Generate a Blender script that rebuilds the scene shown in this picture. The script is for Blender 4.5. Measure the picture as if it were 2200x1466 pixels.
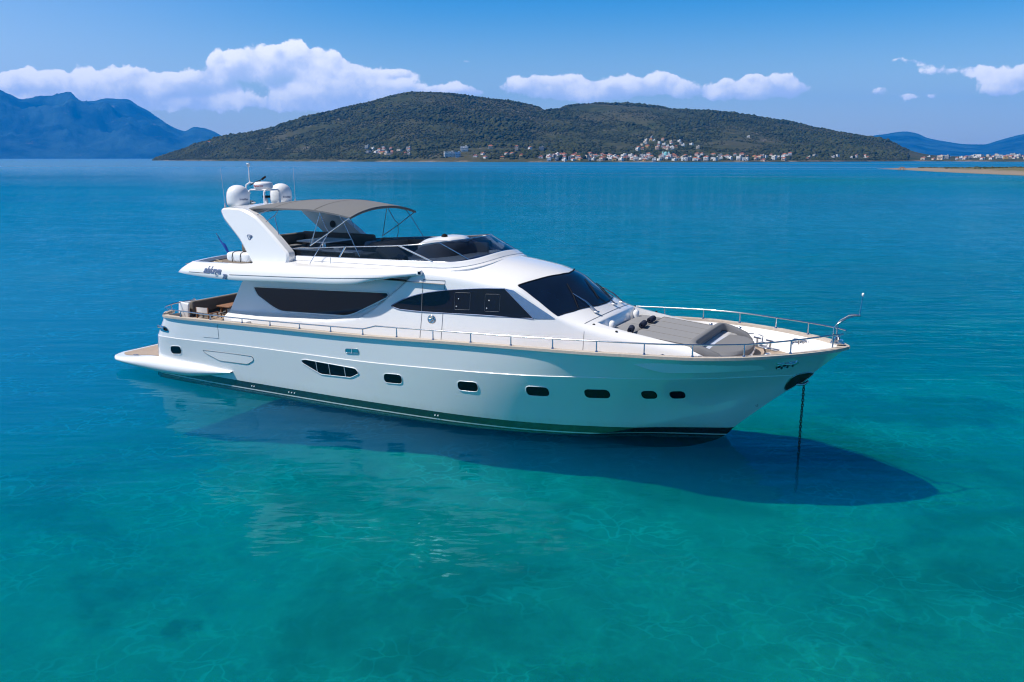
import bpy, bmesh, math, random
import numpy as np
from mathutils import Vector, Matrix
from mathutils.bvhtree import BVHTree

sc = bpy.context.scene
for o in list(bpy.data.objects):
    bpy.data.objects.remove(o)
R = math.radians

# ------------------------------------------------------------------ camera
CAM_H = 7.5
F_PX = 1800.0            # focal length in pixels of the 2200 px wide photograph
PITCH = math.atan(393.0 / F_PX)
cd = bpy.data.cameras.new('camera')
cd.sensor_width = 36.0
cd.lens = 36.0 * F_PX / 2200.0
cd.clip_start = 0.5
cd.clip_end = 60000.0
cam = bpy.data.objects.new('camera', cd)
cam.location = (0, 0, CAM_H)
cam.rotation_euler = (R(90) - PITCH, 0, 0)
sc.collection.objects.link(cam)
sc.camera = cam

# ------------------------------------------------------------------ sun
SUN_EL = R(54)
sd = bpy.data.lights.new('sun', 'SUN')
sd.energy = 5.0
sd.angle = R(0.9)
sd.color = (1.0, 0.955, 0.90)
sun = bpy.data.objects.new('sun', sd)
SUN_TO = Vector((-math.cos(SUN_EL) * 0.987, -math.cos(SUN_EL) * 0.158, math.sin(SUN_EL)))
sun.rotation_euler = SUN_TO.to_track_quat('Z', 'Y').to_euler()
sun.location = (-40, 0, 60)
sc.collection.objects.link(sun)

# ------------------------------------------------------------------ view
sc.view_settings.view_transform = 'Standard'
sc.view_settings.look = 'None'
sc.view_settings.exposure = 0.20
sc.view_settings.gamma = 1.0
sc.view_settings.use_curve_mapping = False
cy = sc.cycles
cy.max_bounces = 10
cy.diffuse_bounces = 3
cy.glossy_bounces = 4
cy.transmission_bounces = 6
cy.volume_bounces = 3
cy.transparent_max_bounces = 24
cy.use_denoising = True
cy.sample_clamp_indirect = 6.0
cy.caustics_reflective = False
cy.caustics_refractive = False
cy.use_adaptive_sampling = True
cy.adaptive_threshold = 0.025
cy.filter_width = 1.15


# ------------------------------------------------------------------ node helpers
class NT:
    """small wrapper to write node trees as expressions"""
    def __init__(s, tree):
        s.t = tree
        s.n = tree.nodes
        s.l = tree.links

    def node(s, typ, **kw):
        nd = s.n.new(typ)
        ins = kw.pop('ins', {})
        for k, v in kw.items():
            setattr(nd, k, v)
        for k, v in ins.items():
            s.put(nd.inputs[k], v)
        return nd

    def put(s, sock, v):
        if isinstance(v, bpy.types.NodeSocket):
            s.l.new(v, sock)
        elif isinstance(v, (tuple, list)):
            try:
                sock.default_value = v
            except Exception:
                sock.default_value = tuple(v) + (1.0,)
        else:
            sock.default_value = v

    def m(s, op, a, b=None, c=None, clamp=False):
        nd = s.n.new('ShaderNodeMath')
        nd.operation = op
        nd.use_clamp = clamp
        s.put(nd.inputs[0], a)
        if b is not None:
            s.put(nd.inputs[1], b)
        if c is not None:
            s.put(nd.inputs[2], c)
        return nd.outputs[0]

    def ss(s, x, a, b):
        nd = s.n.new('ShaderNodeMapRange')
        nd.interpolation_type = 'SMOOTHSTEP'
        s.put(nd.inputs[0], x)
        nd.inputs[1].default_value = a
        nd.inputs[2].default_value = b
        return nd.outputs[0]

    def mix(s, f, a, b, mode='MIX'):
        nd = s.n.new('ShaderNodeMixRGB')
        nd.blend_type = mode
        s.put(nd.inputs[0], f)
        s.put(nd.inputs[1], a)
        s.put(nd.inputs[2], b)
        return nd.outputs[0]

    def noise(s, vec, scale, detail=4.0, rough=0.55, dist=0.0, dim='3D'):
        nd = s.n.new('ShaderNodeTexNoise')
        nd.noise_dimensions = dim
        s.put(nd.inputs['Vector'], vec)
        nd.inputs['Scale'].default_value = scale
        nd.inputs['Detail'].default_value = detail
        nd.inputs['Roughness'].default_value = rough
        nd.inputs['Distortion'].default_value = dist
        return nd.outputs[0]

    def xyz(s, x, y, z):
        nd = s.n.new('ShaderNodeCombineXYZ')
        s.put(nd.inputs[0], x)
        s.put(nd.inputs[1], y)
        s.put(nd.inputs[2], z)
        return nd.outputs[0]

    def sep(s, v):
        nd = s.n.new('ShaderNodeSeparateXYZ')
        s.l.new(v, nd.inputs[0])
        return nd.outputs

    def vscale(s, v, k):
        nd = s.n.new('ShaderNodeVectorMath')
        nd.operation = 'MULTIPLY'
        s.l.new(v, nd.inputs[0])
        nd.inputs[1].default_value = k
        return nd.outputs[0]

    def obj(s):
        return s.n.new('ShaderNodeTexCoord').outputs['Object']


def new_mat(name):
    mt = bpy.data.materials.new(name)
    mt.use_nodes = True
    mt.node_tree.nodes.clear()
    nt = NT(mt.node_tree)
    out = nt.node('ShaderNodeOutputMaterial')
    return mt, nt, out


def surf(nt, out, color, rough=0.5, metal=0.0, spec=0.5, coat=0.0, normal=None, **kw):
    b = nt.node('ShaderNodeBsdfPrincipled')
    nt.put(b.inputs['Base Color'], color if isinstance(color, bpy.types.NodeSocket) else tuple(color) + (1.0,))
    nt.put(b.inputs['Roughness'], rough)
    b.inputs['Metallic'].default_value = metal
    b.inputs['Specular IOR Level'].default_value = spec
    b.inputs['Coat Weight'].default_value = coat
    b.inputs['Coat Roughness'].default_value = 0.03
    if normal is not None:
        nt.l.new(normal, b.inputs['Normal'])
    nt.l.new(b.outputs[0], out.inputs[0])
    return b


def bump(nt, h, strength=0.2, dist=0.02):
    nd = nt.node('ShaderNodeBump')
    nd.inputs['Strength'].default_value = strength
    nd.inputs['Distance'].default_value = dist
    nt.l.new(h, nd.inputs['Height'])
    return nd.outputs[0]


# ------------------------------------------------------------------ sky (world)
world = bpy.data.worlds.new('World')
sc.world = world
world.use_nodes = True
wt = NT(world.node_tree)
world.node_tree.nodes.clear()
w_out = wt.node('ShaderNodeOutputWorld')
sky = wt.node('ShaderNodeTexSky')
sky.sky_type = 'NISHITA'
sky.sun_disc = False
sky.sun_elevation = SUN_EL
sky.sun_rotation = R(261)
sky.altitude = 0.0
sky.air_density = 1.0
sky.dust_density = 0.9
sky.ozone_density = 2.0
SKY_STRENGTH = 0.121
hs = wt.node('ShaderNodeHueSaturation')
hs.inputs['Hue'].default_value = 0.506
wt.l.new(sky.outputs[0], hs.inputs['Color'])
s_gen = wt.sep(wt.node('ShaderNodeTexCoord').outputs['Generated'])
# paler towards the horizon, deep blue higher up
wt.l.new(wt.m('ADD', 1.18, wt.m('MULTIPLY', wt.m('SUBTRACT', wt.ss(s_gen[2], 0.01, 0.17), wt.ss(s_gen[2], 0.28, 0.6)), 0.60)), hs.inputs['Saturation'])
wt.l.new(wt.m('SUBTRACT', 1.0, wt.m('MULTIPLY', wt.ss(s_gen[2], 0.20, 0.55), 0.62)), hs.inputs['Value'])
bg_sky = wt.node('ShaderNodeBackground', ins={'Color': hs.outputs[0], 'Strength': SKY_STRENGTH})

# fair weather cumulus: soft lobes laid out by direction on the sky, broken up by noise
CLOUDS = [  # azimuth/elevation as tangents * 1000: u, v, half width, half height
    (60, 185, 120, 30), (150, 188, 90, 36), (262, 182, 105, 38), (340, 196, 90, 30), (425, 184, 75, 30),
    (500, 150, 62, 42), (522, 135, 42, 24), (598, 142, 78, 44), (650, 135, 66, 38), (702, 160, 78, 42),
    (765, 182, 85, 32), (835, 192, 70, 20), (850, 160, 52, 14), (300, 222, 330, 22), (620, 226, 320, 30),
    (760, 205, 150, 30), (120, 215, 190, 22), (968, 196, 66, 16), (1006, 199, 30, 13), (1016, 134, 34, 9),
    (1115, 184, 72, 24), (1195, 190, 96, 30), (1270, 202, 90, 24), (1352, 192, 66, 26), (1400, 176, 56, 22),
    (1462, 190, 60, 24), (1535, 205, 30, 17), (1600, 196, 90, 28), (1652, 182, 60, 24), (1692, 196, 40, 18),
    (1775, 205, 38, 11), (1995, 152, 95, 15), (1930, 134, 55, 9), (1870, 197, 27, 13), (1970, 206, 75, 11),
    (2150, 170, 80, 30), (2196, 148, 44, 24), (2130, 196, 75, 17), (1895, 284, 46, 7), (1755, 281, 34, 5),
]
WISPY = {(1995, 152), (1930, 134), (1970, 206), (2130, 196), (1016, 134), (850, 160), (1895, 284), (1755, 281), (1775, 205), (1006, 199)}
_cr = random.Random(12)
for (cx, cyy, rx, ry) in list(CLOUDS):
    if ry >= 24 and rx < 200:          # smaller heads budding on the big lobes
        for k in range(1):
            a = _cr.uniform(-0.75, 0.75)
            CLOUDS.append((cx + a * rx, cyy - ry * (0.55 - 0.45 * a * a) + _cr.uniform(-4, 4), rx * _cr.uniform(0.22, 0.36), ry * _cr.uniform(0.40, 0.58)))
gen = wt.node('ShaderNodeTexCoord').outputs['Generated']
gx, gy, gz = wt.sep(gen)
gy = wt.m('MAXIMUM', gy, 0.02)
U = wt.m('DIVIDE', gx, gy)
V = wt.m('DIVIDE', gz, gy)
P = wt.xyz(U, V, 0.0)
n_w = wt.noise(P, 9.0, 3.0, 0.5)
n_w2 = wt.noise(wt.vscale(P, (1.0, 1.0, 1.0)), 26.0, 5.0, 0.6)
Uw = wt.m('ADD', U, wt.m('MULTIPLY', wt.m('SUBTRACT', n_w2, 0.5), 0.022))
Vw = wt.m('ADD', V, wt.m('MULTIPLY', wt.m('SUBTRACT', wt.noise(P, 31.0, 4.0, 0.55), 0.5), 0.016))
dens = None
top = None
wsum = None
for (cx, cyy, rx, ry) in CLOUDS:
    u0 = (cx - 1100) / 1842.0
    v0 = (340 - cyy) / 1905.0
    a = wt.m('DIVIDE', wt.m('SUBTRACT', Uw, u0), rx / 1842.0)
    b = wt.m('DIVIDE', wt.m('SUBTRACT', Vw, v0), ry / 1905.0)
    r2 = wt.m('ADD', wt.m('MULTIPLY', a, a), wt.m('MULTIPLY', b, b))
    g = wt.m('POWER', 2.718, wt.m('MULTIPLY', r2, -1.1))
    k = 0.64 if (cx, cyy) in WISPY else (0.75 if ry < 16 else (0.82 if cx > 1000 else 0.95))
    if cyy > 220 and rx > 200:
        k = 0.55
    g = wt.m('MULTIPLY', g, k)
    g3 = wt.m('MULTIPLY', g, wt.m('MULTIPLY', g, g))
    hb = wt.m('MULTIPLY', g3, wt.m('SUBTRACT', b, wt.m('MULTIPLY', a, 0.40)))
    wsum = g3 if wsum is None else wt.m('ADD', wsum, g3)
    dens = g if dens is None else wt.m('ADD', dens, g)
    top = hb if top is None else wt.m('ADD', top, hb)
def absn(scale, off=0.0):
    n = wt.noise(wt.xyz(wt.m('ADD', U, off), V, off * 7.0), scale, 1.5, 0.5)
    return wt.m('ABSOLUTE', wt.m('MULTIPLY', wt.m('SUBTRACT', n, 0.5), 2.0))


# billowing heads: rounded lumps that meet in creases
bil = wt.m('ADD', absn(17.0), wt.m('ADD', wt.m('MULTIPLY', absn(38.0, 0.3), 0.55), wt.m('ADD', wt.m('MULTIPLY', absn(85.0, 0.7), 0.32), wt.m('MULTIPLY', absn(170.0, 1.1), 0.18))))
bil = wt.m('SUBTRACT', bil, 0.46)
puff = wt.noise(P, 22.0, 4.0, 0.5)
puff_up = wt.noise(wt.xyz(wt.m('ADD', U, -0.010), wt.m('ADD', V, 0.012), 0.0), 22.0, 4.0, 0.5)
d2 = wt.m('ADD', dens, wt.m('MULTIPLY', bil, 0.95))
mask = wt.m('MULTIPLY', wt.ss(d2, 0.36, 0.62), wt.ss(V, 0.010, 0.05))
# ragged, thinning bases
base = wt.ss(wt.m('ADD', wt.m('DIVIDE', top, wt.m('ADD', wsum, 0.01)), wt.m('MULTIPLY', wt.m('SUBTRACT', n_w2, 0.5), 0.9)), -1.05, -0.25)
mask = wt.m('MULTIPLY', mask, wt.m('ADD', 0.40, wt.m('MULTIPLY', base, 0.54)))
lit = wt.m('ADD', wt.m('DIVIDE', top, wt.m('ADD', wsum, 0.02)),
           wt.m('ADD', wt.m('MULTIPLY', wt.m('SUBTRACT', puff, puff_up), 1.6), wt.m('MULTIPLY', bil, 1.1)))
lit = wt.ss(lit, -0.85, 0.60)
ccol = wt.mix(lit, (0.50, 0.57, 0.76, 1), (1.0, 0.96, 0.935, 1))
bg_cloud = wt.node('ShaderNodeBackground', ins={'Color': ccol, 'Strength': 1.25})
# thin bright haze low over the horizon and towards the sun on the left
veil = wt.m('MULTIPLY', wt.m('POWER', 2.718, wt.m('MULTIPLY', wt.m('MAXIMUM', V, 0.0), -17.0)), 0.34)
lft = wt.m('MULTIPLY', wt.m('SUBTRACT', 1.0, wt.ss(U, -0.75, -0.05)), 0.30)
veil = wt.m('MAXIMUM', wt.m('ADD', veil, wt.m('MULTIPLY', lft, wt.m('SUBTRACT', 1.0, wt.ss(V, 0.15, 0.5)))), 0.0)
bg_veil = wt.node('ShaderNodeBackground', ins={'Color': (0.62, 0.72, 0.92, 1), 'Strength': 1.05})
mv = wt.node('ShaderNodeMixShader')
wt.put(mv.inputs[0], veil)
wt.l.new(bg_sky.outputs[0], mv.inputs[1])
wt.l.new(bg_veil.outputs[0], mv.inputs[2])
mx = wt.node('ShaderNodeMixShader')
wt.put(mx.inputs[0], mask)
wt.l.new(mv.outputs[0], mx.inputs[1])
wt.l.new(bg_cloud.outputs[0], mx.inputs[2])
wt.l.new(mx.outputs[0], w_out.inputs[0])


# ------------------------------------------------------------------ mesh helpers
def link(o, parent=None):
    sc.collection.objects.link(o)
    if parent is not None:
        o.parent = parent
    return o


def tag(o, label=None, cat=None, group=None, kind=None):
    if label:
        o['label'] = label
    if cat:
        o['category'] = cat
    if group:
        o['group'] = group
    if kind:
        o['kind'] = kind
    return o


def empty(name, loc=(0, 0, 0), rz=0.0):
    o = bpy.data.objects.new(name, None)
    o.empty_display_size = 0.3
    o.location = loc
    o.rotation_euler = (0, 0, rz)
    return link(o)


class MB:
    """collects shapes and links them as one mesh object"""
    def __init__(s):
        s.v = []
        s.f = []
        s.mi = []
        s.sm = []

    def add(s, verts, faces, mi=0, smooth=True):
        b = len(s.v)
        s.v.extend([tuple(map(float, p)) for p in verts])
        for f in faces:
            s.f.append(tuple(b + i for i in f))
            s.mi.append(mi)
            s.sm.append(smooth)
        return s

    def grid(s, pts, mi=0, smooth=True, closeu=False, closev=False, flip=False):
        """pts[i][j] -> surface"""
        n, m_ = len(pts), len(pts[0])
        vs = [p for row in pts for p in row]
        fs = []
        for i in range(n if closeu else n - 1):
            for j in range(m_ if closev else m_ - 1):
                a, b = i * m_ + j, i * m_ + (j + 1) % m_
                c, d = ((i + 1) % n) * m_ + (j + 1) % m_, ((i + 1) % n) * m_ + j
                fs.append((a, d, c, b) if flip else (a, b, c, d))
        return s.add(vs, fs, mi, smooth)

    def box(s, c, d, mi=0, bev=0.0, rot=None):
        x, y, z = [k / 2 for k in d]
        if bev <= 0:
            vs = [(i, j, k) for i in (-x, x) for j in (-y, y) for k in (-z, z)]
            fs = [(0, 1, 3, 2), (4, 6, 7, 5), (0, 4, 5, 1), (2, 3, 7, 6), (0, 2, 6, 4), (1, 5, 7, 3)]
            sm = False
        else:
            b = min(bev, x * .98, y * .98, z * .98)
            bm = bmesh.new()
            bmesh.ops.create_cube(bm, size=1.0)
            for v in bm.verts:
                v.co = Vector((v.co.x * 2 * x, v.co.y * 2 * y, v.co.z * 2 * z))
            bmesh.ops.bevel(bm, geom=list(bm.edges) + list(bm.verts), offset=b, segments=3, affect='EDGES', profile=0.5)
            bm.verts.ensure_lookup_table()
            vs = [tuple(v.co) for v in bm.verts]
            fs = [tuple(v.index for v in f.verts) for f in bm.faces]
            bm.free()
            sm = True
        if rot is not None:
            q = Matrix.Rotation(rot[0], 3, 'X') if len(rot) == 1 else (
                Matrix.Rotation(rot[2], 3, 'Z') @ Matrix.Rotation(rot[1], 3, 'Y') @ Matrix.Rotation(rot[0], 3, 'X'))
            vs = [tuple(q @ Vector(v)) for v in vs]
        vs = [(v[0] + c[0], v[1] + c[1], v[2] + c[2]) for v in vs]
        return s.add(vs, fs, mi, sm)

    def tube(s, path, r, seg=8, mi=0, closed=False, cap=True):
        P = [Vector(p) for p in path]
        n = len(P)
        rr = r if isinstance(r, (list, tuple)) else [r] * n
        rings = []
        up = None
        for i, p in enumerate(P):
            if closed:
                t = P[(i + 1) % n] - P[i - 1]
            else:
                t = P[min(i + 1, n - 1)] - P[max(i - 1, 0)]
            t = t.normalized()
            if up is None:
                up = Vector((0, 0, 1)) if abs(t.z) < 0.9 else Vector((1, 0, 0))
            a = t.cross(up)
            if a.length < 1e-6:
                a = t.orthogonal()
            a.normalize()
            b = a.cross(t).normalized()
            up = b
            rings.append([p + (a * math.cos(2 * math.pi * k / seg) + b * math.sin(2 * math.pi * k / seg)) * rr[i]
                          for k in range(seg)])
        s.grid(rings, mi, True, closeu=closed, closev=True, flip=True)
        if cap and not closed:
            b0 = len(s.v)
            s.add(rings[0], [tuple(range(seg))], mi, False)
            s.add(rings[-1], [tuple(range(seg - 1, -1, -1))], mi, False)
        return s

    def lathe(s, prof, c=(0, 0, 0), seg=20, mi=0, smooth=True):
        """prof: (radius, z) pairs, bottom to top"""
        rings = [[(c[0] + r * math.cos(2 * math.pi * k / seg), c[1] + r * math.sin(2 * math.pi * k / seg), c[2] + z)
                  for k in range(seg)] for r, z in prof]
        return s.grid(rings, mi, smooth, closev=True)

    def prism(s, poly, y0, y1, mi=0, axis='y', smooth=False):
        """poly in the plane across `axis`, extruded from y0 to y1 (numbers or per-vertex lists)"""
        n = len(poly)
        a0 = y0 if isinstance(y0, (list, tuple)) else [y0] * n
        a1 = y1 if isinstance(y1, (list, tuple)) else [y1] * n
        def mk(p, a):
            return (p[0], a, p[1]) if axis == 'y' else ((p[0], p[1], a) if axis == 'z' else (a, p[0], p[1]))
        vs = [mk(p, a) for p, a in zip(poly, a0)] + [mk(p, a) for p, a in zip(poly, a1)]
        fs = [tuple(range(n)), tuple(range(2 * n - 1, n - 1, -1))]
        fs += [(i, n + i, n + (i + 1) % n, (i + 1) % n) for i in range(n)]
        return s.add(vs, fs, mi, smooth)

    def mirror(s):
        """adds the copy mirrored in y"""
        nv = len(s.v)
        nf = len(s.f)
        s.v.extend([(p[0], -p[1], p[2]) for p in s.v])
        s.f.extend([tuple(reversed([i + nv for i in f])) for f in s.f[:nf]])
        s.mi.extend(s.mi[:nf])
        s.sm.extend(s.sm[:nf])
        return s

    def mesh(s, name, mats):
        me = bpy.data.meshes.new(name)
        me.from_pydata(s.v, [], s.f)
        for mt in (mats if isinstance(mats, (list, tuple)) else [mats]):
            me.materials.append(mt)
        me.polygons.foreach_set('material_index', s.mi)
        me.polygons.foreach_set('use_smooth', s.sm)
        me.update()
        return me

    def build(s, name, mats, parent=None, merge=None, auto=None, fixn=False):
        me = s.mesh(name, mats)
        if merge or fixn:
            bm = bmesh.new()
            bm.from_mesh(me)
            if merge:
                bmesh.ops.remove_doubles(bm, verts=bm.verts, dist=merge)
            if fixn:
                bmesh.ops.recalc_face_normals(bm, faces=bm.faces)
            bm.to_mesh(me)
            bm.free()
        if auto:
            me.set_sharp_from_angle(angle=R(auto))
        return link(bpy.data.objects.new(name, me), parent)


def big_mesh(name, verts, faces, mat):
    """fast mesh from numpy arrays (faces all the same length)"""
    me = bpy.data.meshes.new(name)
    k = faces.shape[1]
    me.vertices.add(len(verts))
    me.vertices.foreach_set('co', np.asarray(verts, np.float32).ravel())
    me.loops.add(faces.size)
    me.loops.foreach_set('vertex_index', faces.astype(np.int32).ravel())
    me.polygons.add(len(faces))
    me.polygons.foreach_set('loop_start', np.arange(0, faces.size, k, dtype=np.int32))
    me.polygons.foreach_set('use_smooth', np.ones(len(faces), bool))
    for mt in (mat if isinstance(mat, (list, tuple)) else [mat]):
        me.materials.append(mt)
    me.update(calc_edges=True)
    return me


def pchip(xs, ys, x):
    xs = np.asarray(xs, float)
    ys = np.asarray(ys, float)
    h = np.diff(xs)
    d = np.diff(ys) / h
    m_ = np.zeros(len(xs))
    for i in range(1, len(xs) - 1):
        if d[i - 1] * d[i] > 0:
            w1, w2 = 2 * h[i] + h[i - 1], h[i] + 2 * h[i - 1]
            m_[i] = (w1 + w2) / (w1 / d[i - 1] + w2 / d[i])
    m_[0], m_[-1] = d[0], d[-1]
    x = np.clip(np.asarray(x, float), xs[0], xs[-1])
    i = np.clip(np.searchsorted(xs, x) - 1, 0, len(xs) - 2)
    t = (x - xs[i]) / h[i]
    return ((1 + 2 * t) * (1 - t) ** 2 * ys[i] + t * (1 - t) ** 2 * h[i] * m_[i]
            + t * t * (3 - 2 * t) * ys[i + 1] + t * t * (t - 1) * h[i] * m_[i + 1])


def lattice(seed, n=256):
    return np.random.RandomState(seed).rand(n, n)


def vnoise(x, y, seed):
    L = lattice(seed)
    xi, yi = np.floor(x).astype(int), np.floor(y).astype(int)
    fx, fy = x - xi, y - yi
    fx, fy = fx * fx * (3 - 2 * fx), fy * fy * (3 - 2 * fy)
    a, b = L[xi % 256, yi % 256], L[(xi + 1) % 256, yi % 256]
    c, d = L[xi % 256, (yi + 1) % 256], L[(xi + 1) % 256, (yi + 1) % 256]
    return (a * (1 - fx) + b * fx) * (1 - fy) + (c * (1 - fx) + d * fx) * fy


def fbm(x, y, seed, oct_=5, gain=0.5):
    v, a, t = 0.0, 1.0, 0.0
    for k in range(oct_):
        v = v + a * vnoise(x * 2 ** k + 17.3 * k, y * 2 ** k + 5.1 * k, seed + k)
        t += a
        a *= gain
    return v / t


def sstep(x, a, b):
    t = np.clip((np.asarray(x, float) - a) / (b - a), 0, 1)
    return t * t * (3 - 2 * t)


# ================================================================== SETTING: water, seabed
def make_water():
    mt, nt, out = new_mat('sea_water')
    P = nt.node('ShaderNodeNewGeometry').outputs['Position']
    px, py, pz = nt.sep(P)
    P2 = nt.xyz(px, py, 0.0)
    # wind ripples: crests lie across the view, calmer and rougher patches drift over the bay
    calm = nt.ss(nt.noise(nt.vscale(P2, (0.35, 1.0, 1.0)), 0.02, 4.0, 0.55), 0.38, 0.66)
    streak = nt.noise(nt.vscale(P2, (0.26, 1.0, 1.0)), 0.55, 2.0, 0.5, 0.4)
    small = nt.noise(nt.vscale(P2, (0.42, 1.25, 1.0)), 1.5, 1.5, 0.45, 0.5)
    big = nt.noise(nt.vscale(P2, (0.5, 1.0, 1.0)), 0.22, 2.0, 0.5)
    h = nt.m('ADD', nt.m('MULTIPLY', streak, 0.42), nt.m('ADD', nt.m('MULTIPLY', small, 0.20), nt.m('MULTIPLY', nt.noise(nt.vscale(P2, (0.5, 1.2, 1.0)), 5.0, 1.0, 0.4), 0.028)))
    h = nt.m('ADD', nt.m('MULTIPLY', h, nt.m('ADD', nt.m('MULTIPLY', calm, 0.9), 0.35)), nt.m('MULTIPLY', big, 0.18))
    nrm = bump(nt, h, 1.0, 0.25)
    fr = nt.node('ShaderNodeFresnel', ins={'IOR': 1.333, 'Normal': nrm})
    gl = nt.node('ShaderNodeBsdfGlossy', ins={'Roughness': nt.m('ADD', 0.028, nt.m('MULTIPLY', nt.ss(py, 70.0, 900.0), 0.26)), 'Normal': nrm})
    # net of caustic light lines painted into the surface's transparent tint
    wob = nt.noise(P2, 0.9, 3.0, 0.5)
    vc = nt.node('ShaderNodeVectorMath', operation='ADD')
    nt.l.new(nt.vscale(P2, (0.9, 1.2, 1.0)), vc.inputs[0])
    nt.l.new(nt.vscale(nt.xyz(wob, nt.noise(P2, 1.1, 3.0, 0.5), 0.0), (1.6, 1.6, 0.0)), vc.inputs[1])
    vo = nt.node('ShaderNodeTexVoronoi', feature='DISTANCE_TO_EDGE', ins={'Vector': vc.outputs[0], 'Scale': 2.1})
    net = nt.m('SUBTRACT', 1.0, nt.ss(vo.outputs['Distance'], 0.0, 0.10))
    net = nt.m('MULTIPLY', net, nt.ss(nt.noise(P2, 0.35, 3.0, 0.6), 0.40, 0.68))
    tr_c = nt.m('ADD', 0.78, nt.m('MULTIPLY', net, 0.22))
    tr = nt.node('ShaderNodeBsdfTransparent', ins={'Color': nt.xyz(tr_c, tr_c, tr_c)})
    # a ruffled sea mirrors less at a glance than a flat one
    f_eff = nt.m('DIVIDE', fr.outputs[0], nt.m('ADD', 1.0, nt.m('MULTIPLY', fr.outputs[0], 2.8)))
    # glassy slicks drift across the bay and mirror more of the pale sky
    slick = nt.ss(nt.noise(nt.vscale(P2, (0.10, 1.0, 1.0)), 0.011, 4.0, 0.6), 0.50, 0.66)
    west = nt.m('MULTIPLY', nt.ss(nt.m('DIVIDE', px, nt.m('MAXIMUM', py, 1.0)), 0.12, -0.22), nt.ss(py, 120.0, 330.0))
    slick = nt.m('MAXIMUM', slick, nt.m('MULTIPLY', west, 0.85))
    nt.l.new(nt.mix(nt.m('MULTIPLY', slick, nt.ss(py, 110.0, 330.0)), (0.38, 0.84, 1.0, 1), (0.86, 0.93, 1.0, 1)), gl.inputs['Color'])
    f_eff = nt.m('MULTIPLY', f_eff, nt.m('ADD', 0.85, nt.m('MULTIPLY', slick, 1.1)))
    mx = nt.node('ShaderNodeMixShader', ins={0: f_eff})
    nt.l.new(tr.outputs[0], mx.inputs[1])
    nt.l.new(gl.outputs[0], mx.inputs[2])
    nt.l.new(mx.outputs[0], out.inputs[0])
    ab = nt.node('ShaderNodeVolumeAbsorption', ins={'Color': (0.0, 0.954, 0.983, 1), 'Density': 1.2})
    sca = nt.node('ShaderNodeVolumeScatter', ins={'Color': (0.0, 0.46, 1.0, 1), 'Density': 0.13, 'Anisotropy': 0.2})
    ad = nt.node('ShaderNodeAddShader')
    nt.l.new(ab.outputs[0], ad.inputs[0])
    nt.l.new(sca.outputs[0], ad.inputs[1])
    nt.l.new(ad.outputs[0], out.inputs[1])
    W = 16500.0
    b = MB().box((0, 0, -25.0), (2 * W, 2 * W, 50.0))
    o = b.build('sea_water', mt)
    tag(o, kind='structure')
    o['label'] = 'clear turquoise sea with light ripples filling the bay'
    return o


def bed_depth(x, y):
    r = np.hypot(x, y)
    z = -1.25 - 0.55 * sstep(r, 40, 120) - 3.0 * sstep(r, 90, 500)
    az = np.degrees(np.arctan2(x, y))
    z = z - (0.35 + 2.6 * sstep(r, 20, 48)) * sstep(-az, 2, 24) * (1 - 0.6 * sstep(r, 60, 200))
    z = z + 0.35 * (fbm(x / 14.0, y / 14.0, 11, 4) - 0.5) + 0.42 * (fbm(x / 3.2, y / 3.2, 15, 4, 0.55) - 0.5)
    # a pale shoal on the far right, in front of the sand spit
    sh = np.exp(-((r - 330) / 120.0) ** 2) * sstep(az, 4, 16)
    z = z * (1 - 0.93 * sh) - 0.02
    return np.minimum(z, -0.16)


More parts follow.
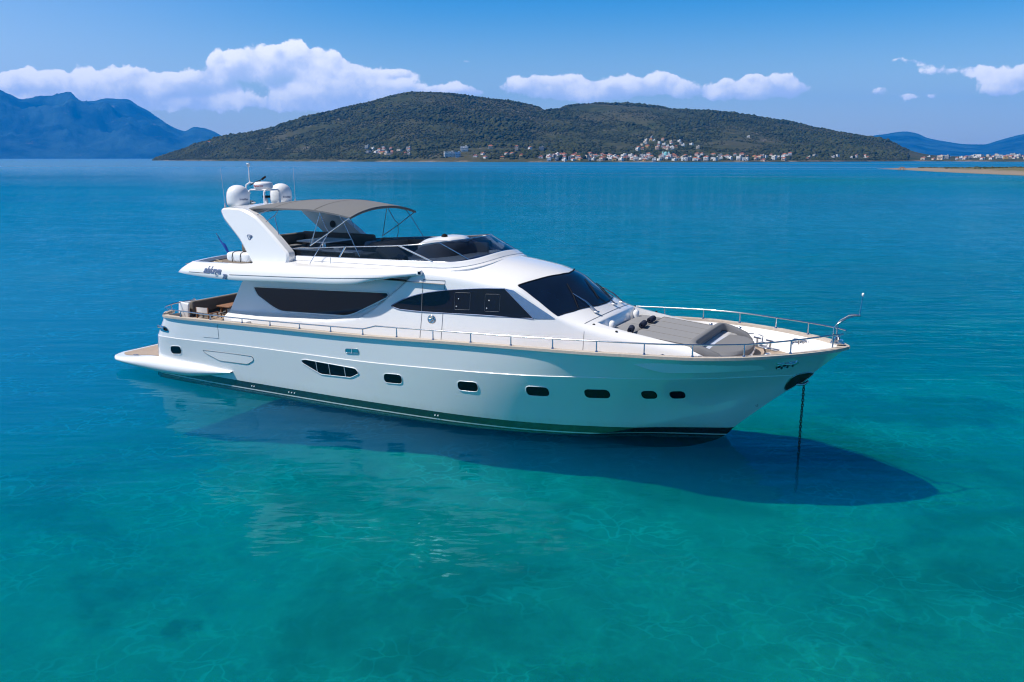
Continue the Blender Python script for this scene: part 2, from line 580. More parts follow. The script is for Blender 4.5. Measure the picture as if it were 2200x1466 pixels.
def make_seabed():
    mt, nt, out = new_mat('seabed')
    P = nt.node('ShaderNodeNewGeometry').outputs['Position']
    px, py, pz = nt.sep(P)
    n1 = nt.noise(P, 0.13, 6.0, 0.66, 0.5)
    n2 = nt.noise(P, 0.9, 5.0, 0.6)
    n3 = nt.noise(P, 4.0, 4.0, 0.6)
    sand = nt.mix(n2, (0.17, 0.175, 0.125, 1), (0.36, 0.36, 0.255, 1))
    sand = nt.mix(nt.ss(n3, 0.5, 0.72), sand, (0.30, 0.29, 0.22, 1))
    weed = nt.mix(n2, (0.05, 0.10, 0.05, 1), (0.12, 0.17, 0.09, 1))
    msk = nt.ss(nt.m('ADD', n1, nt.m('MULTIPLY', nt.m('SUBTRACT', n2, 0.5), 0.45)), 0.47, 0.64)
    # beds of sea grass that lie behind and beside the bow
    for (cx, cyy, rx, ry) in ((16, 40, 10, 7), (27, 62, 14, 12), (14.5, 28.5, 4.5, 2.2), (22, 50, 9, 5)):
        a = nt.m('DIVIDE', nt.m('SUBTRACT', px, cx), rx)
        b = nt.m('DIVIDE', nt.m('SUBTRACT', py, cyy), ry)
        q = nt.m('ADD', nt.m('MULTIPLY', a, a), nt.m('MULTIPLY', b, b))
        q = nt.m('ADD', q, nt.m('MULTIPLY', nt.m('SUBTRACT', n2, 0.5), 2.2))
        msk = nt.m('MAXIMUM', msk, nt.m('SUBTRACT', 1.0, nt.ss(q, 0.25, 1.1)))
    # scattered single clumps
    cl = nt.noise(P, 0.55, 3.0, 0.55)
    msk = nt.m('MAXIMUM', nt.m('MULTIPLY', msk, 0.72), nt.m('MULTIPLY', nt.ss(cl, 0.66, 0.74), 0.75))
    col = nt.mix(msk, sand, weed)
    surf(nt, out, col, 0.95, spec=0.1, normal=bump(nt, n2, 0.5, 0.1))
    rs = np.concatenate([np.geomspace(6, 700, 430), np.geomspace(760, 24000, 20)])
    az = np.radians(np.linspace(-58, 58, 460))
    A, RR = np.meshgrid(az, rs)
    X, Y = RR * np.sin(A), RR * np.cos(A)
    Z = bed_depth(X, Y)
    n, m_ = X.shape
    idx = np.arange(n * m_).reshape(n, m_)
    fs = np.stack([idx[:-1, :-1], idx[:-1, 1:], idx[1:, 1:], idx[1:, :-1]], -1).reshape(-1, 4)
    me = big_mesh('seabed', np.stack([X, Y, Z], -1).reshape(-1, 3), fs[:, ::-1], mt)
    o = link(bpy.data.objects.new('seabed', me))
    o['label'] = 'pale sandy seabed with patches of dark sea grass'
    tag(o, kind='structure')
    return o


make_water()
make_seabed()


# ================================================================== SETTING: hills
def px_az(x):
    return np.arctan((np.asarray(x, float) - 1100) / 1842.0)


def sil_h(y, d):
    """height of a skyline seen y rows down the photograph, standing d metres away"""
    return CAM_H + d * (340.0 - np.asarray(y, float)) / 1886.0


def hill_mat():
    mt, nt, out = new_mat('maquis_hillside')
    P = nt.node('ShaderNodeNewGeometry').outputs['Position']
    pz = nt.sep(P)[2]
    n1 = nt.noise(P, 0.004, 5.0, 0.6)
    n2 = nt.noise(P, 0.03, 5.0, 0.65)
    col = nt.mix(nt.ss(n2, 0.35, 0.65), (0.026, 0.036, 0.013, 1), (0.054, 0.058, 0.024, 1))
    col = nt.mix(nt.ss(n1, 0.42, 0.62), col, nt.mix(n2, (0.040, 0.044, 0.020, 1), (0.085, 0.076, 0.042, 1)))
    rock = nt.m('MULTIPLY', nt.ss(nt.noise(P, 0.012, 6.0, 0.7), 0.60, 0.68), 0.8)
    col = nt.mix(rock, col, (0.17, 0.145, 0.12, 1))
    shore = nt.m('SUBTRACT', 1.0, nt.ss(nt.m('ADD', pz, nt.m('MULTIPLY', nt.m('SUBTRACT', n2, 0.5), 9.0)), -1.0, 4.0))
    col = nt.mix(nt.m('MULTIPLY', shore, nt.ss(nt.noise(P, 0.010, 4.0, 0.6), 0.42, 0.62)), col, (0.24, 0.18, 0.14, 1))
    surf(nt, out, col, 0.95, spec=0.1, normal=bump(nt, n2, 0.8, 6.0))
    return mt


def bush_mat():
    mt, nt, out = new_mat('bush_leaves')
    P = nt.node('ShaderNodeNewGeometry').outputs['Position']
    n = nt.noise(P, 0.02, 4.0, 0.6)
    n2 = nt.noise(P, 0.16, 3.0, 0.6)
    c = nt.mix(nt.ss(n, 0.38, 0.62), (0.017, 0.029, 0.010, 1), (0.047, 0.055, 0.018, 1))
    c = nt.mix(nt.ss(n2, 0.45, 0.7), c, (0.058, 0.057, 0.026, 1))
    surf(nt, out, c, 0.9, spec=0.15)
    return mt


M_HILL = hill_mat()
M_BUSH = bush_mat()
# skyline (photo columns, rows), shoreline distance and ridge distance by column
MAIN_X = [326, 360, 400, 440, 480, 540, 600, 650, 700, 750, 800, 850, 890, 940, 1000, 1060, 1110, 1160, 1200, 1240, 1300, 1360, 1420, 1480, 1550, 1620, 1700, 1780, 1860, 1920, 1965, 2010, 2080]
MAIN_Y = [343, 334, 323, 312, 302, 292, 277, 262, 249, 236, 224, 211, 204, 205, 210, 218, 224, 233, 230, 228, 229, 231, 237, 245, 247, 258, 272, 288, 301, 315.5, 329.5, 336.0, 339.5]
SH_X = [326, 480, 700, 1000, 1200, 1500, 1750, 1965, 2080]
SH_D = [2850, 2400, 1950, 1680, 1600, 1640, 1850, 2250, 2450]
RG_X = [326, 480, 700, 890, 1160, 1300, 1550, 1800, 1965, 2080]
RG_D = [2950, 2800, 2750, 2750, 2900, 3150, 3150, 2950, 2750, 2600]


def main_height(col, t):
    """height on the hill at photo column col, t = 0 shore .. 1 ridge"""
    dr = pchip(RG_X, RG_D, col)
    hr = sil_h(pchip(MAIN_X, MAIN_Y, col), dr)
    ds = pchip(SH_X, SH_D, col)
    d = ds + (dr - ds) * t
    prof = 0.10 * sstep(t, 0, 0.04) * 0 + np.where(t < 1, t ** 1.25, 1 - 2.2 * (t - 1) ** 1.1)
    h = hr * prof
    az = px_az(col)
    x, y = d * np.sin(az), d * np.cos(az)
    env = np.clip(np.sin(np.clip(t, 0, 1) * np.pi), 0, 1) ** 0.8
    h = h + hr * 0.30 * env * (fbm(x / 420.0 + 3, y / 420.0, 31, 5, 0.52) - 0.5)
    h = h + 5.0 * sstep(t, 0.0, 0.03) * (0.5 + fbm(x / 60.0, y / 60.0, 37, 3)) * np.clip(hr / 40.0, 0, 1)
    # the town stands on a low coastal flat
    flat = sstep(col, 1180, 1320) * (1 - sstep(t, 0.12, 0.30))
    h = h * (1 - 0.75 * flat) + 2.0 * flat * sstep(t, 0, 0.02)
    # the valley that parts the front hill from the two behind it
    ts_ = 1.0 - 0.62 * (col - 1150) / 360.0
    h = h - 34.0 * np.exp(-((t - ts_ - 0.03) / 0.055) ** 2) * sstep(col, 1150, 1190) * (1 - sstep(col, 1430, 1560)) * sstep(t, 0.2, 0.5)
    h = h + 12.0 * np.exp(-((t - ts_ + 0.09) / 0.06) ** 2) * sstep(col, 1150, 1190) * (1 - sstep(col, 1430, 1560)) * sstep(t, 0.2, 0.5)
    h = np.where(t <= 0, -3.0 + 0 * h, h)
    return x, y, h


def make_main_hill():
    cols = np.linspace(326, 2080, 556)
    ts = np.concatenate([[-0.02, 0.0], np.linspace(0.004, 1.0, 90), np.linspace(1.03, 1.4, 8)])
    Cc, T = np.meshgrid(cols, ts)
    X, Y, Z = main_height(Cc, T)
    Z = np.maximum(Z, -3.0)
    n, m_ = X.shape
    idx = np.arange(n * m_).reshape(n, m_)
    fs = np.stack([idx[:-1, :-1], idx[:-1, 1:], idx[1:, 1:], idx[1:, :-1]], -1).reshape(-1, 4)
    me = big_mesh('hills', np.stack([X, Y, Z], -1).reshape(-1, 3), fs, M_HILL)
    o = link(bpy.data.objects.new('hills', me))
    tag(o, 'rounded green island hills rising behind the shore town', kind='structure')


def scatter_bushes(houses):
    rng = np.random.RandomState(5)
    N = 60000
    col = rng.uniform(332, 2050, N)
    t = rng.beta(1.1, 1.25, N) * 1.0
    t = np.where(rng.rand(N) < 0.06, rng.uniform(0.97, 1.0, N), t)
    keep = (t > 0.02) & (col < 1950)
    town = (col > 1230) & (t < 0.18) & (rng.rand(N) < 0.55)
    x, y, z = main_height(col, t)
    az = px_az(col)
    cl = fbm(x / 130.0, y / 130.0, 71, 4)
    keep &= ~town & (z > 3.0) & (cl + 0.25 * rng.rand(N) + 0.5 * (fbm(x / 520.0, y / 520.0, 77, 4) - 0.5) > 0.47)
    # nothing grows inside a house or hides its front
    H = np.array(houses)
    r = np.hypot(x, y)
    a = np.arctan2(x, y)
    for hx_, hy_ in H:
        hr_, ha_ = np.hypot(hx_, hy_), np.arctan2(hx_, hy_)
        keep &= ~((np.abs(a - ha_) * hr_ < 6.5) & (r < hr_ + 6) & (r > hr_ - 26))
    x, y, z, cl = x[keep], y[keep], z[keep], cl[keep]
    n = len(x)
    bm = bmesh.new()
    bmesh.ops.create_icosphere(bm, subdivisions=1, radius=1.0)
    bv = np.array([v.co[:] for v in bm.verts])
    bf = np.array([[v.index for v in f.verts] for f in bm.faces])
    bm.free()
    s = rng.uniform(1.3, 3.6, n) * (0.7 + 0.9 * sstep(cl, 0.48, 0.68)) * np.where(rng.rand(n) < 0.1, 1.5, 1.0)
    jit = 1 + 0.35 * (rng.rand(n, len(bv), 1) - 0.5)
    V = bv[None] * jit * s[:, None, None] * np.stack([np.ones(n) * 1.15, np.ones(n) * 1.15, rng.uniform(0.6, 1.05, n)], -1)[:, None, :]
    V = V + np.stack([x, y, z + 0.3 * s], -1)[:, None, :]
    Fc = bf[None] + (np.arange(n) * len(bv))[:, None, None]
    me = big_mesh('woodland', V.reshape(-1, 3), Fc.reshape(-1, 3), M_BUSH)
    o = link(bpy.data.objects.new('woodland', me))
    tag(o, 'dense olive green scrub and pines covering the island hills', 'woodland', kind='stuff')


def far_hill(name, xs, ys, dist, label, mat, back=2500, seed=3, amp=0.12, x_pad=True):
    cols = np.linspace(xs[0], xs[-1], 220)
    ts = np.linspace(0, 1.35, 46)
    Cc, T = np.meshgrid(cols, ts)
    hr = sil_h(pchip(xs, ys, Cc), dist + back)
    d = dist + back * T
    prof = np.where(T < 1, T ** 1.1, 1 - 1.8 * (T - 1))
    az = px_az(Cc)
    X, Y = d * np.sin(az), d * np.cos(az)
    rid = np.abs(fbm(X / 800.0, Y / 1500.0, seed, 6, 0.55) - 0.5) * 2
    Z = hr * prof + hr * amp * (0.5 - rid) * np.clip(np.sin(np.clip(T, 0, 1) * np.pi), 0, 1) * 2.2
    Z = Z + hr * 0.06 * (fbm(X / 240.0, Y / 240.0, seed + 9, 4) - 0.5) * sstep(T, 0.1, 0.6)
    Z[0] = -4.0
    n, m_ = X.shape
    idx = np.arange(n * m_).reshape(n, m_)
    fs = np.stack([idx[:-1, :-1], idx[:-1, 1:], idx[1:, 1:], idx[1:, :-1]], -1).reshape(-1, 4)
    me = big_mesh(name, np.stack([X, Y, Z], -1).reshape(-1, 3), fs, mat)
    o = link(bpy.data.objects.new(name, me))
    tag(o, label, kind='structure')


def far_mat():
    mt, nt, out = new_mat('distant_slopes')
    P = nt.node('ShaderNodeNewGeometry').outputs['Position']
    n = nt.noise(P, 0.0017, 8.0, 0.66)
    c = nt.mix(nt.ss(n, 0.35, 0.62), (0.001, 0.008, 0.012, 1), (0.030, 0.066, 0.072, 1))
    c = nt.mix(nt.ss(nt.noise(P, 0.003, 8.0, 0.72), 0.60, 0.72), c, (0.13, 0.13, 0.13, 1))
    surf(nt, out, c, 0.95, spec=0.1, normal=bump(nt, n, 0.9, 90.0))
    return mt


M_FAR = far_mat()
make_main_hill()
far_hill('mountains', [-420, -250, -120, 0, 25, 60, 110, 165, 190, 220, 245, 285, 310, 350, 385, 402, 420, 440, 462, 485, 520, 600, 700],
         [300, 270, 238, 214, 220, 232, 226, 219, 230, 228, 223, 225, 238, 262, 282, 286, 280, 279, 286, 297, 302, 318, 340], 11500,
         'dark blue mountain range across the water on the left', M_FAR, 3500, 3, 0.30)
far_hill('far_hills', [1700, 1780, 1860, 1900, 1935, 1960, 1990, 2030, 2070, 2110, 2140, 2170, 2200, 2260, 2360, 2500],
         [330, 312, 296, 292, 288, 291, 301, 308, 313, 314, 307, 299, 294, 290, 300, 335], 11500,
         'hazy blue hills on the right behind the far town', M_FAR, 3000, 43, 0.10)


# low shore with the far town on the right, and the sand spit in front of it
def low_shore():
    cols = np.linspace(1800, 2520, 120)
    ts = np.linspace(-0.05, 1.0, 24)
    Cc, T = np.meshgrid(cols, ts)
    d = 2250 + 900 * T - 250 * sstep(Cc, 1950, 2300)
    az = px_az(Cc)
    X, Y = d * np.sin(az), d * np.cos(az)
    Z = np.where(T <= 0, -3.0, 1.5 + 12.0 * T ** 0.8 + 3 * (fbm(X / 120, Y / 120, 83, 3) - 0.5))
    n, m_ = X.shape
    idx = np.arange(n * m_).reshape(n, m_)
    fs = np.stack([idx[:-1, :-1], idx[:-1, 1:], idx[1:, 1:], idx[1:, :-1]], -1).reshape(-1, 4)
    me = big_mesh('coastal_plain', np.stack([X, Y, Z], -1).reshape(-1, 3), fs, M_HILL)
    tag(link(bpy.data.objects.new('coastal_plain', me)), 'low coastal plain under the far right town', kind='structure')


def sand_spit():
    mt, nt, out = new_mat('spit_sand')
    P = nt.node('ShaderNodeNewGeometry').outputs['Position']
    pz = nt.sep(P)[2]
    n = nt.noise(P, 0.12, 5.0, 0.65)
    n2 = nt.noise(P, 0.8, 4.0, 0.6)
    c = nt.mix(n2, (0.19, 0.155, 0.12, 1), (0.29, 0.24, 0.185, 1))
    g = nt.ss(nt.m('ADD', pz, nt.m('MULTIPLY', nt.m('SUBTRACT', n, 0.5), 1.6)), 1.15, 1.6)
    c = nt.mix(nt.m('MULTIPLY', g, 0.85), c, nt.mix(n2, (0.07, 0.075, 0.03, 1), (0.16, 0.14, 0.06, 1)))
    wet = nt.m('SUBTRACT', 1.0, nt.ss(pz, 0.05, 0.4))
    c = nt.mix(nt.m('MULTIPLY', wet, 0.6), c, (0.20, 0.15, 0.11, 1))
    surf(nt, out, c, 0.9, spec=0.15, normal=bump(nt, n2, 0.6, 0.4))
    cols = np.linspace(1885, 2500, 160)
    ts = np.linspace(0, 1, 40)
    Cc, T = np.meshgrid(cols, ts)
    near = 7.5 * 1886 / (pchip([1885, 1940, 2020, 2100, 2200, 2350, 2500], [361.2, 363.2, 366.6, 369.4, 372.4, 376.5, 382], Cc) - 340)
    far = 7.5 * 1886 / (pchip([1885, 1940, 2020, 2100, 2200, 2350, 2500], [361.0, 360.2, 360.0, 360.0, 360.0, 359.5, 359], Cc) - 340)
    d = near * (far / near) ** T
    az = px_az(Cc)
    X, Y = d * np.sin(az), d * np.cos(az)
    dome = np.clip(np.sin(T * np.pi), 0, 1)
    amp = pchip([1885, 1930, 2000, 2100, 2200, 2500], [0.0, 0.5, 1.2, 1.7, 2.1, 2.6], Cc)
    Z = -0.4 + (0.4 + amp) * dome ** 0.6 + 0.5 * dome * (fbm(X / 9, Y / 9, 91, 4) - 0.5) * amp
    n, m_ = X.shape
    idx = np.arange(n * m_).reshape(n, m_)
    fs = np.stack([idx[:-1, :-1], idx[:-1, 1:], idx[1:, 1:], idx[1:, :-1]], -1).reshape(-1, 4)
    me = big_mesh('sand_spit', np.stack([X, Y, Z], -1).reshape(-1, 3), fs, mt)
    tag(link(bpy.data.objects.new('sand_spit', me)), 'low sandy spit with dry scrub reaching in from the right', kind='structure')
    # dry scrub on the crest of the spit
    rng = np.random.RandomState(8)
    bm = bmesh.new()
    bmesh.ops.create_icosphere(bm, subdivisions=1, radius=1.0)
    bv = np.array([v.co[:] for v in bm.verts])
    bf = np.array([[v.index for v in f.verts] for f in bm.faces])
    bm.free()
    rows = []
    for k in range(1500):
        i, j = rng.randint(16, 36), rng.randint(24, 160)
        if fbm(np.array(X[i, j] / 14), np.array(Y[i, j] / 14), 95, 3) > 0.5 and Z[i, j] > 0.7:
            rows.append((X[i, j] + rng.uniform(-2, 2), Y[i, j] + rng.uniform(-2, 2), Z[i, j], rng.uniform(0.25, 0.8)))
    q = np.array(rows)
    V = bv[None] * (1 + 0.5 * (rng.rand(len(q), len(bv), 1) - 0.5)) * q[:, 3][:, None, None] * np.array([1.6, 1.6, 0.8])
    V = V + q[:, None, :3]
    Fc = bf[None] + (np.arange(len(q)) * len(bv))[:, None, None]
    me = big_mesh('scrub', V.reshape(-1, 3), Fc.reshape(-1, 3), M_BUSH)
    tag(link(bpy.data.objects.new('scrub', me)), 'low dark scrub growing along the sand spit', 'scrub', kind='stuff')


low_shore()
sand_spit()


# air between the camera and the far shores
def make_haze():
    mt, nt, out = new_mat('haze_air')
    v = nt.node('ShaderNodeVolumePrincipled')
    v.inputs['Color'].default_value = (0.0, 0.36, 1.0, 1)
    v.inputs['Density'].default_value = 5.5e-5
    v.inputs['Anisotropy'].default_value = 0.0
    nt.l.new(v.outputs[0], out.inputs[1])
    o = MB().box((0, 0, 590 - 26), (2 * 17000, 2 * 17000, 1232)).build('haze', mt)
    tag(o, 'thin blue sea haze', kind='stuff')


make_haze()


# ================================================================== materials of the yacht
def simple(name, col, rough=0.5, metal=0.0, spec=0.5, coat=0.0, nscale=None, namt=0.1, bumpd=0.0, bumps=0.2):
    mt, nt, out = new_mat(name)
    c = col
    nrm = None
    if nscale:
        n = nt.noise(nt.obj(), nscale, 5.0, 0.6)
        k = nt.m('ADD', 1.0 - namt, nt.m('MULTIPLY', n, 2 * namt))
        c = nt.mix(1.0, tuple(col) + (1,), nt.xyz(k, k, k), 'MULTIPLY')
        if bumpd:
            nrm = bump(nt, n, bumps, bumpd)
    surf(nt, out, c, rough, metal, spec, coat, nrm)
    return mt


def gelcoat(name, hull=False):
    mt, nt, out = new_mat(name)
    P = nt.obj()
    n = nt.noise(P, 0.6, 3.0, 0.5)
    n2 = nt.noise(nt.vscale(P, (1.0, 1.0, 0.25)), 9.0, 4.0, 0.6)
    base = nt.mix(n, (0.81, 0.80, 0.785, 1), (0.845, 0.835, 0.82, 1))
    if hull:
        z = nt.sep(P)[2]
        # faint rain streaks
        st = nt.m('MULTIPLY', nt.ss(n2, 0.56, 0.8), 0.06)
        base = nt.mix(st, base, (0.55, 0.55, 0.52, 1))
        sc_ = nt.m('MULTIPLY', nt.m('SUBTRACT', 1.0, nt.ss(nt.m('ADD', z, nt.m('MULTIPLY', n2, 0.35)), 0.42, 0.72)), 0.22)
        base = nt.mix(sc_, base, (0.50, 0.47, 0.36, 1))
        boot = nt.m('MULTIPLY', nt.m('LESS_THAN', z, 0.275), 1.0)
        base = nt.mix(boot, base, (0.012, 0.014, 0.016, 1))
        wl = nt.m('MULTIPLY', nt.m('LESS_THAN', z, 0.055), nt.m('GREATER_THAN', z, 0.018))
        base = nt.mix(wl, base, (0.7, 0.7, 0.68, 1))
        under = nt.m('LESS_THAN', z, 0.0)
        base = nt.mix(under, base, (0.02, 0.025, 0.03, 1))
    wav = bump(nt, n, 0.05, 0.05)
    b = surf(nt, out, base, 0.16, spec=0.55, coat=1.0 if hull else 0.6, normal=wav)
    if hull:
        b.inputs['Coat IOR'].default_value = 2.2
    return mt


def glass_dark(name, col=(0.002, 0.005, 0.012), rough=0.02, spec=0.34):
    mt, nt, out = new_mat(name)
    n = nt.noise(nt.obj(), 0.9, 3.0, 0.5)
    c = nt.mix(n, tuple(k * 0.6 for k in col) + (1,), tuple(k * 1.5 for k in col) + (1,))
    surf(nt, out, c, rough, spec=spec, normal=bump(nt, n, 0.03, 0.05))
    return mt


def glass_tint(name, tint, refl=1.45):
    mt, nt, out = new_mat(name)
    fr = nt.node('ShaderNodeFresnel', ins={'IOR': refl})
    gl = nt.node('ShaderNodeBsdfGlossy', ins={'Color': (1, 1, 1, 1), 'Roughness': 0.01})
    n = nt.noise(nt.obj(), 0.7, 2.0, 0.5)
    tr = nt.node('ShaderNodeBsdfTransparent', ins={'Color': nt.mix(n, tuple(tint) + (1,), tuple(k * 0.9 for k in tint) + (1,))})
    mx = nt.node('ShaderNodeMixShader', ins={0: fr.outputs[0]})
    nt.l.new(tr.outputs[0], mx.inputs[1])
    nt.l.new(gl.outputs[0], mx.inputs[2])
    nt.l.new(mx.outputs[0], out.inputs[0])
    return mt


def teak(name, scale=16.0, col=(0.40, 0.27, 0.17), axis=1):
    mt, nt, out = new_mat(name)
    P = nt.obj()
    c = nt.sep(P)[axis]
    fr = nt.m('FRACT', nt.m('MULTIPLY', c, scale))
    seam = nt.m('LESS_THAN', fr, 0.10)
    st = (0.12, 1.0, 1.0) if axis == 1 else (1.0, 0.12, 1.0)
    n = nt.noise(nt.vscale(P, st), 14.0, 5.0, 0.6)
    a = nt.mix(n, tuple(k * 0.75 for k in col) + (1,), tuple(min(1, k * 1.25) for k in col) + (1,))
    a = nt.mix(nt.m('MULTIPLY', seam, 0.75 if scale > 5 else 0.0), a, (0.05, 0.04, 0.035, 1))
    surf(nt, out, a, 0.6, spec=0.3)
    return mt


def fabric(name, col, scale=60.0, amt=0.12):
    return simple(name, col, 0.9, spec=0.2, nscale=scale, namt=amt, bumpd=0.01, bumps=0.25)


M_HULL = gelcoat('hull_gelcoat', True)
M_WHITE = gelcoat('white_gelcoat')
M_STEEL = simple('polished_steel', (0.62, 0.63, 0.65), 0.16, 1.0, nscale=3.0, namt=0.05)
M_DKSTEEL = simple('satin_steel', (0.40, 0.41, 0.44), 0.22, 1.0, nscale=3.0, namt=0.08)
M_GLASS = glass_dark('dark_window_glass')
M_WSGLASS = glass_dark('windscreen_glass', (0.004, 0.011, 0.028), 0.02, 0.4)
M_PILLAR = simple('pillar_paint', (0.30, 0.36, 0.44), 0.16, 0.85, 0.5, 0.6, nscale=1.5, namt=0.1)
M_FLYGLASS = glass_tint('smoked_acrylic', (0.085, 0.125, 0.20), 1.38)
M_TEAK = teak('teak_deck', 17.0, (0.40, 0.31, 0.235))
M_CAP = teak('teak_cap_rail', 0.45, (0.50, 0.43, 0.36), 0)
M_BLACK = simple('black_rubber', (0.014, 0.015, 0.017), 0.85, spec=0.1, nscale=20.0, namt=0.2)
M_SEAM = simple('panel_seam', (0.22, 0.23, 0.24), 0.7, nscale=20.0, namt=0.2)
M_CANVAS = fabric('taupe_canvas', (0.172, 0.174, 0.178), 40.0, 0.10)
M_GREY = fabric('grey_cushion', (0.185, 0.187, 0.195), 70.0, 0.08)
M_DKGREY = fabric('charcoal_cushion', (0.085, 0.082, 0.080), 70.0, 0.12)
M_PAD = fabric('sunpad_fabric', (0.26, 0.26, 0.265), 55.0, 0.08)
M_TAUPE = fabric('taupe_upholstery', (0.17, 0.155, 0.14), 60.0, 0.10)
M_NAVY = fabric('navy_terry', (0.022, 0.028, 0.052), 90.0, 0.3)
M_SCATTER = fabric('pale_blue_cushion', (0.30, 0.33, 0.38), 80.0, 0.1)
M_WOOD = teak('varnished_teak', 30.0, (0.26, 0.13, 0.07), 0)
M_CHAIRCLOTH = fabric('white_chair_canvas', (0.70, 0.68, 0.65), 70.0, 0.06)
M_DOME = simple('dome_plastic', (0.80, 0.80, 0.80), 0.32, spec=0.45, nscale=4.0, namt=0.02)
M_LETTER = simple('grey_lettering', (0.15, 0.19, 0.30), 0.35, 0.2, nscale=9.0, namt=0.1)
M_RED = simple('red_lettering', (0.45, 0.03, 0.03), 0.5, nscale=9.0, namt=0.1)
M_CHAIN = simple('galvanised_chain', (0.055, 0.06, 0.07), 0.55, 0.6, nscale=18.0, namt=0.3)
M_FLOOR = fabric('deck_carpet', (0.20, 0.165, 0.135), 50.0, 0.12)
M_LEAF = simple('plant_leaves', (0.03, 0.06, 0.02), 0.7, nscale=15.0, namt=0.4)
M_INT = simple('interior_trim', (0.16, 0.11, 0.09), 0.6, nscale=6.0, namt=0.2)

# ================================================================== the yacht
YAW = R(-27.967)
YLOC = Vector((-11.672, 31.433, 0.0))
yacht = empty('yacht', YLOC, YAW)
tag(yacht, 'large white flybridge motor yacht at anchor with grey canvas sunshade', 'yacht')
YM = Matrix.Translation(YLOC) @ Matrix.Rotation(YAW, 4, 'Z')


def aboard(o, loc, rz=0.0):
    """stand a thing of its own on the yacht (local deck coordinates)"""
    o.location = YM @ Vector(loc)
    o.rotation_euler = (0, 0, YAW + rz)
    return o


# ---- hull lines (x forward, y half breadth, z up) ------------------------------------------
SHEER = ([0.95, 1.15, 1.5, 2.2, 3.5, 5.6, 8.7, 10.6, 11.7, 13.8, 15.7, 16.65, 18.41, 19.57, 20.68, 21.69, 22.30, 22.62, 22.78, 22.84],
         [2.66, 2.76, 2.81, 2.845, 2.87, 2.88, 2.88, 2.88, 2.88, 2.88, 2.88, 2.87, 2.78, 2.54, 2.06, 1.36, 0.80, 0.42, 0.16, 0.0],
         [2.14, 2.145, 2.155, 2.17, 2.20, 2.24, 2.29, 2.35, 2.40, 2.48, 2.55, 2.58, 2.65, 2.67, 2.70, 2.74, 2.77, 2.785, 2.795, 2.80])
KNUCK = ([0.48, 0.70, 1.05, 1.7, 5.5, 9.3, 12.5, 15.0, 17.15, 18.5, 19.7, 20.8, 21.6, 21.95, 22.06],
         [2.62, 2.745, 2.80, 2.84, 2.87, 2.87, 2.86, 2.79, 2.55, 2.20, 1.70, 1.04, 0.42, 0.12, 0.0],
         [1.42, 1.42, 1.43, 1.44, 1.52, 1.54, 1.64, 1.76, 1.90, 1.95, 1.99, 2.02, 2.02, 2.02, 2.02])
CHINE = ([0.08, 0.3, 0.7, 4.0, 8.0, 12.0, 14.0, 15.5, 16.63, 17.8, 18.8, 19.6, 20.1, 20.6, 20.90, 21.0],
         [2.42, 2.53, 2.57, 2.70, 2.69, 2.55, 2.32, 2.00, 1.64, 1.28, 0.97, 0.66, 0.45, 0.20, 0.05, 0.0],
         [-0.15, -0.15, -0.15, -0.12, -0.12, -0.10, -0.08, -0.04, 0.02, 0.28, 0.56, 0.78, 0.90, 1.02, 1.08, 1.10])
KEEL = ([0.08, 8.0, 14.0, 17.0, 18.6, 19.4, 19.95, 20.11, 20.5, 21.0],
        [0.0] * 10,
        [-0.45, -0.75, -0.8, -0.75, -0.55, -0.28, 0.06, 0.26, 0.64, 1.10])


def T_hull(n=150):
    t = np.linspace(0, 1, n)
    return np.where(t < 0.5, t * 1.0, t)  # uniform, ends refined below


TT = np.concatenate([np.linspace(0, 0.06, 14)[:-1], np.linspace(0.06, 0.90, 92)[:-1], 0.90 + 0.10 * (1 - (1 - np.linspace(0, 1, 46)) ** 2.2)])


def curve3(c, t=TT):
    xs = c[0][0] + (c[0][-1] - c[0][0]) * t
    return np.stack([xs, pchip(c[0], c[1], xs), pchip(c[0], c[2], xs)], -1)


cS, cN, cC, cK = curve3(SHEER), curve3(KNUCK), curve3(CHINE), curve3(KEEL)
flare = 0.16 * sstep(cN[:, 0], 14.0, 19.5) * (1 - sstep(TT, 0.93, 1.0))
step = 0.020 * (1 - sstep(cN[:, 0], 15.0, 17.8))
rows = []
for k in range(3):
    rows.append(cK + (cC - cK) * k / 3)
nC = 12
for k in range(nC + 1):
    s = k / nC
    p = cC + (cN - cC) * s
    p = p.copy()
    p[:, 1] = np.maximum(p[:, 1] - flare * np.sin(np.pi * s) ** 1.0, 0)
    rows.append(p)
p2 = cN.copy()
p2[:, 1] = np.maximum(p2[:, 1] - step, 0)
p2[:, 2] += 0.014
nU = 8
for k in range(nU + 1):
    s = k / nU
    p = p2 + (cS - p2) * s
    p[:, 1] = np.maximum(p[:, 1] - 0.35 * flare * np.sin(np.pi * s), 0)
    rows.append(p)
hull_rows = rows
hb = MB()
HR = [[(q[0], -q[1], q[2]) for q in r] for r in rows]
hb.grid(HR, 0, True, flip=True)
hb.mirror()
# transom: raked, closing the stern between the two quarters
tr = [[(r[0][0], y * r[0][1], r[0][2]) for y in np.linspace(-1, 1, 13)] for r in rows]
tr = [[(p[0] - 0.12 * (1 - (p[1] / 2.7) ** 2), p[1], p[2]) for p in row] for row in tr]
hb.grid(tr, 0, True, flip=True)
hull = hb.build('hull', M_HULL, yacht, merge=0.0005, fixn=True, auto=28)


def bvh_of(o):
    me = o.data
    return BVHTree.FromPolygons([v.co.copy() for v in me.vertices], [tuple(p.vertices) for p in me.polygons])


BV_HULL = bvh_of(hull)


def on_side(bv, x, z, off=0.0, side=-1):
    """point on the starboard (side -1) skin at (x, z), raised by off"""
    h = bv.ray_cast(Vector((x, side * 6.0, z)), Vector((0, -side, 0)))
    if h[0] is None:
        return Vector((x, side * 0.02, z))
    n = h[1]
    if n.y * side < 0:
        n = -n
    return h[0] + n * off


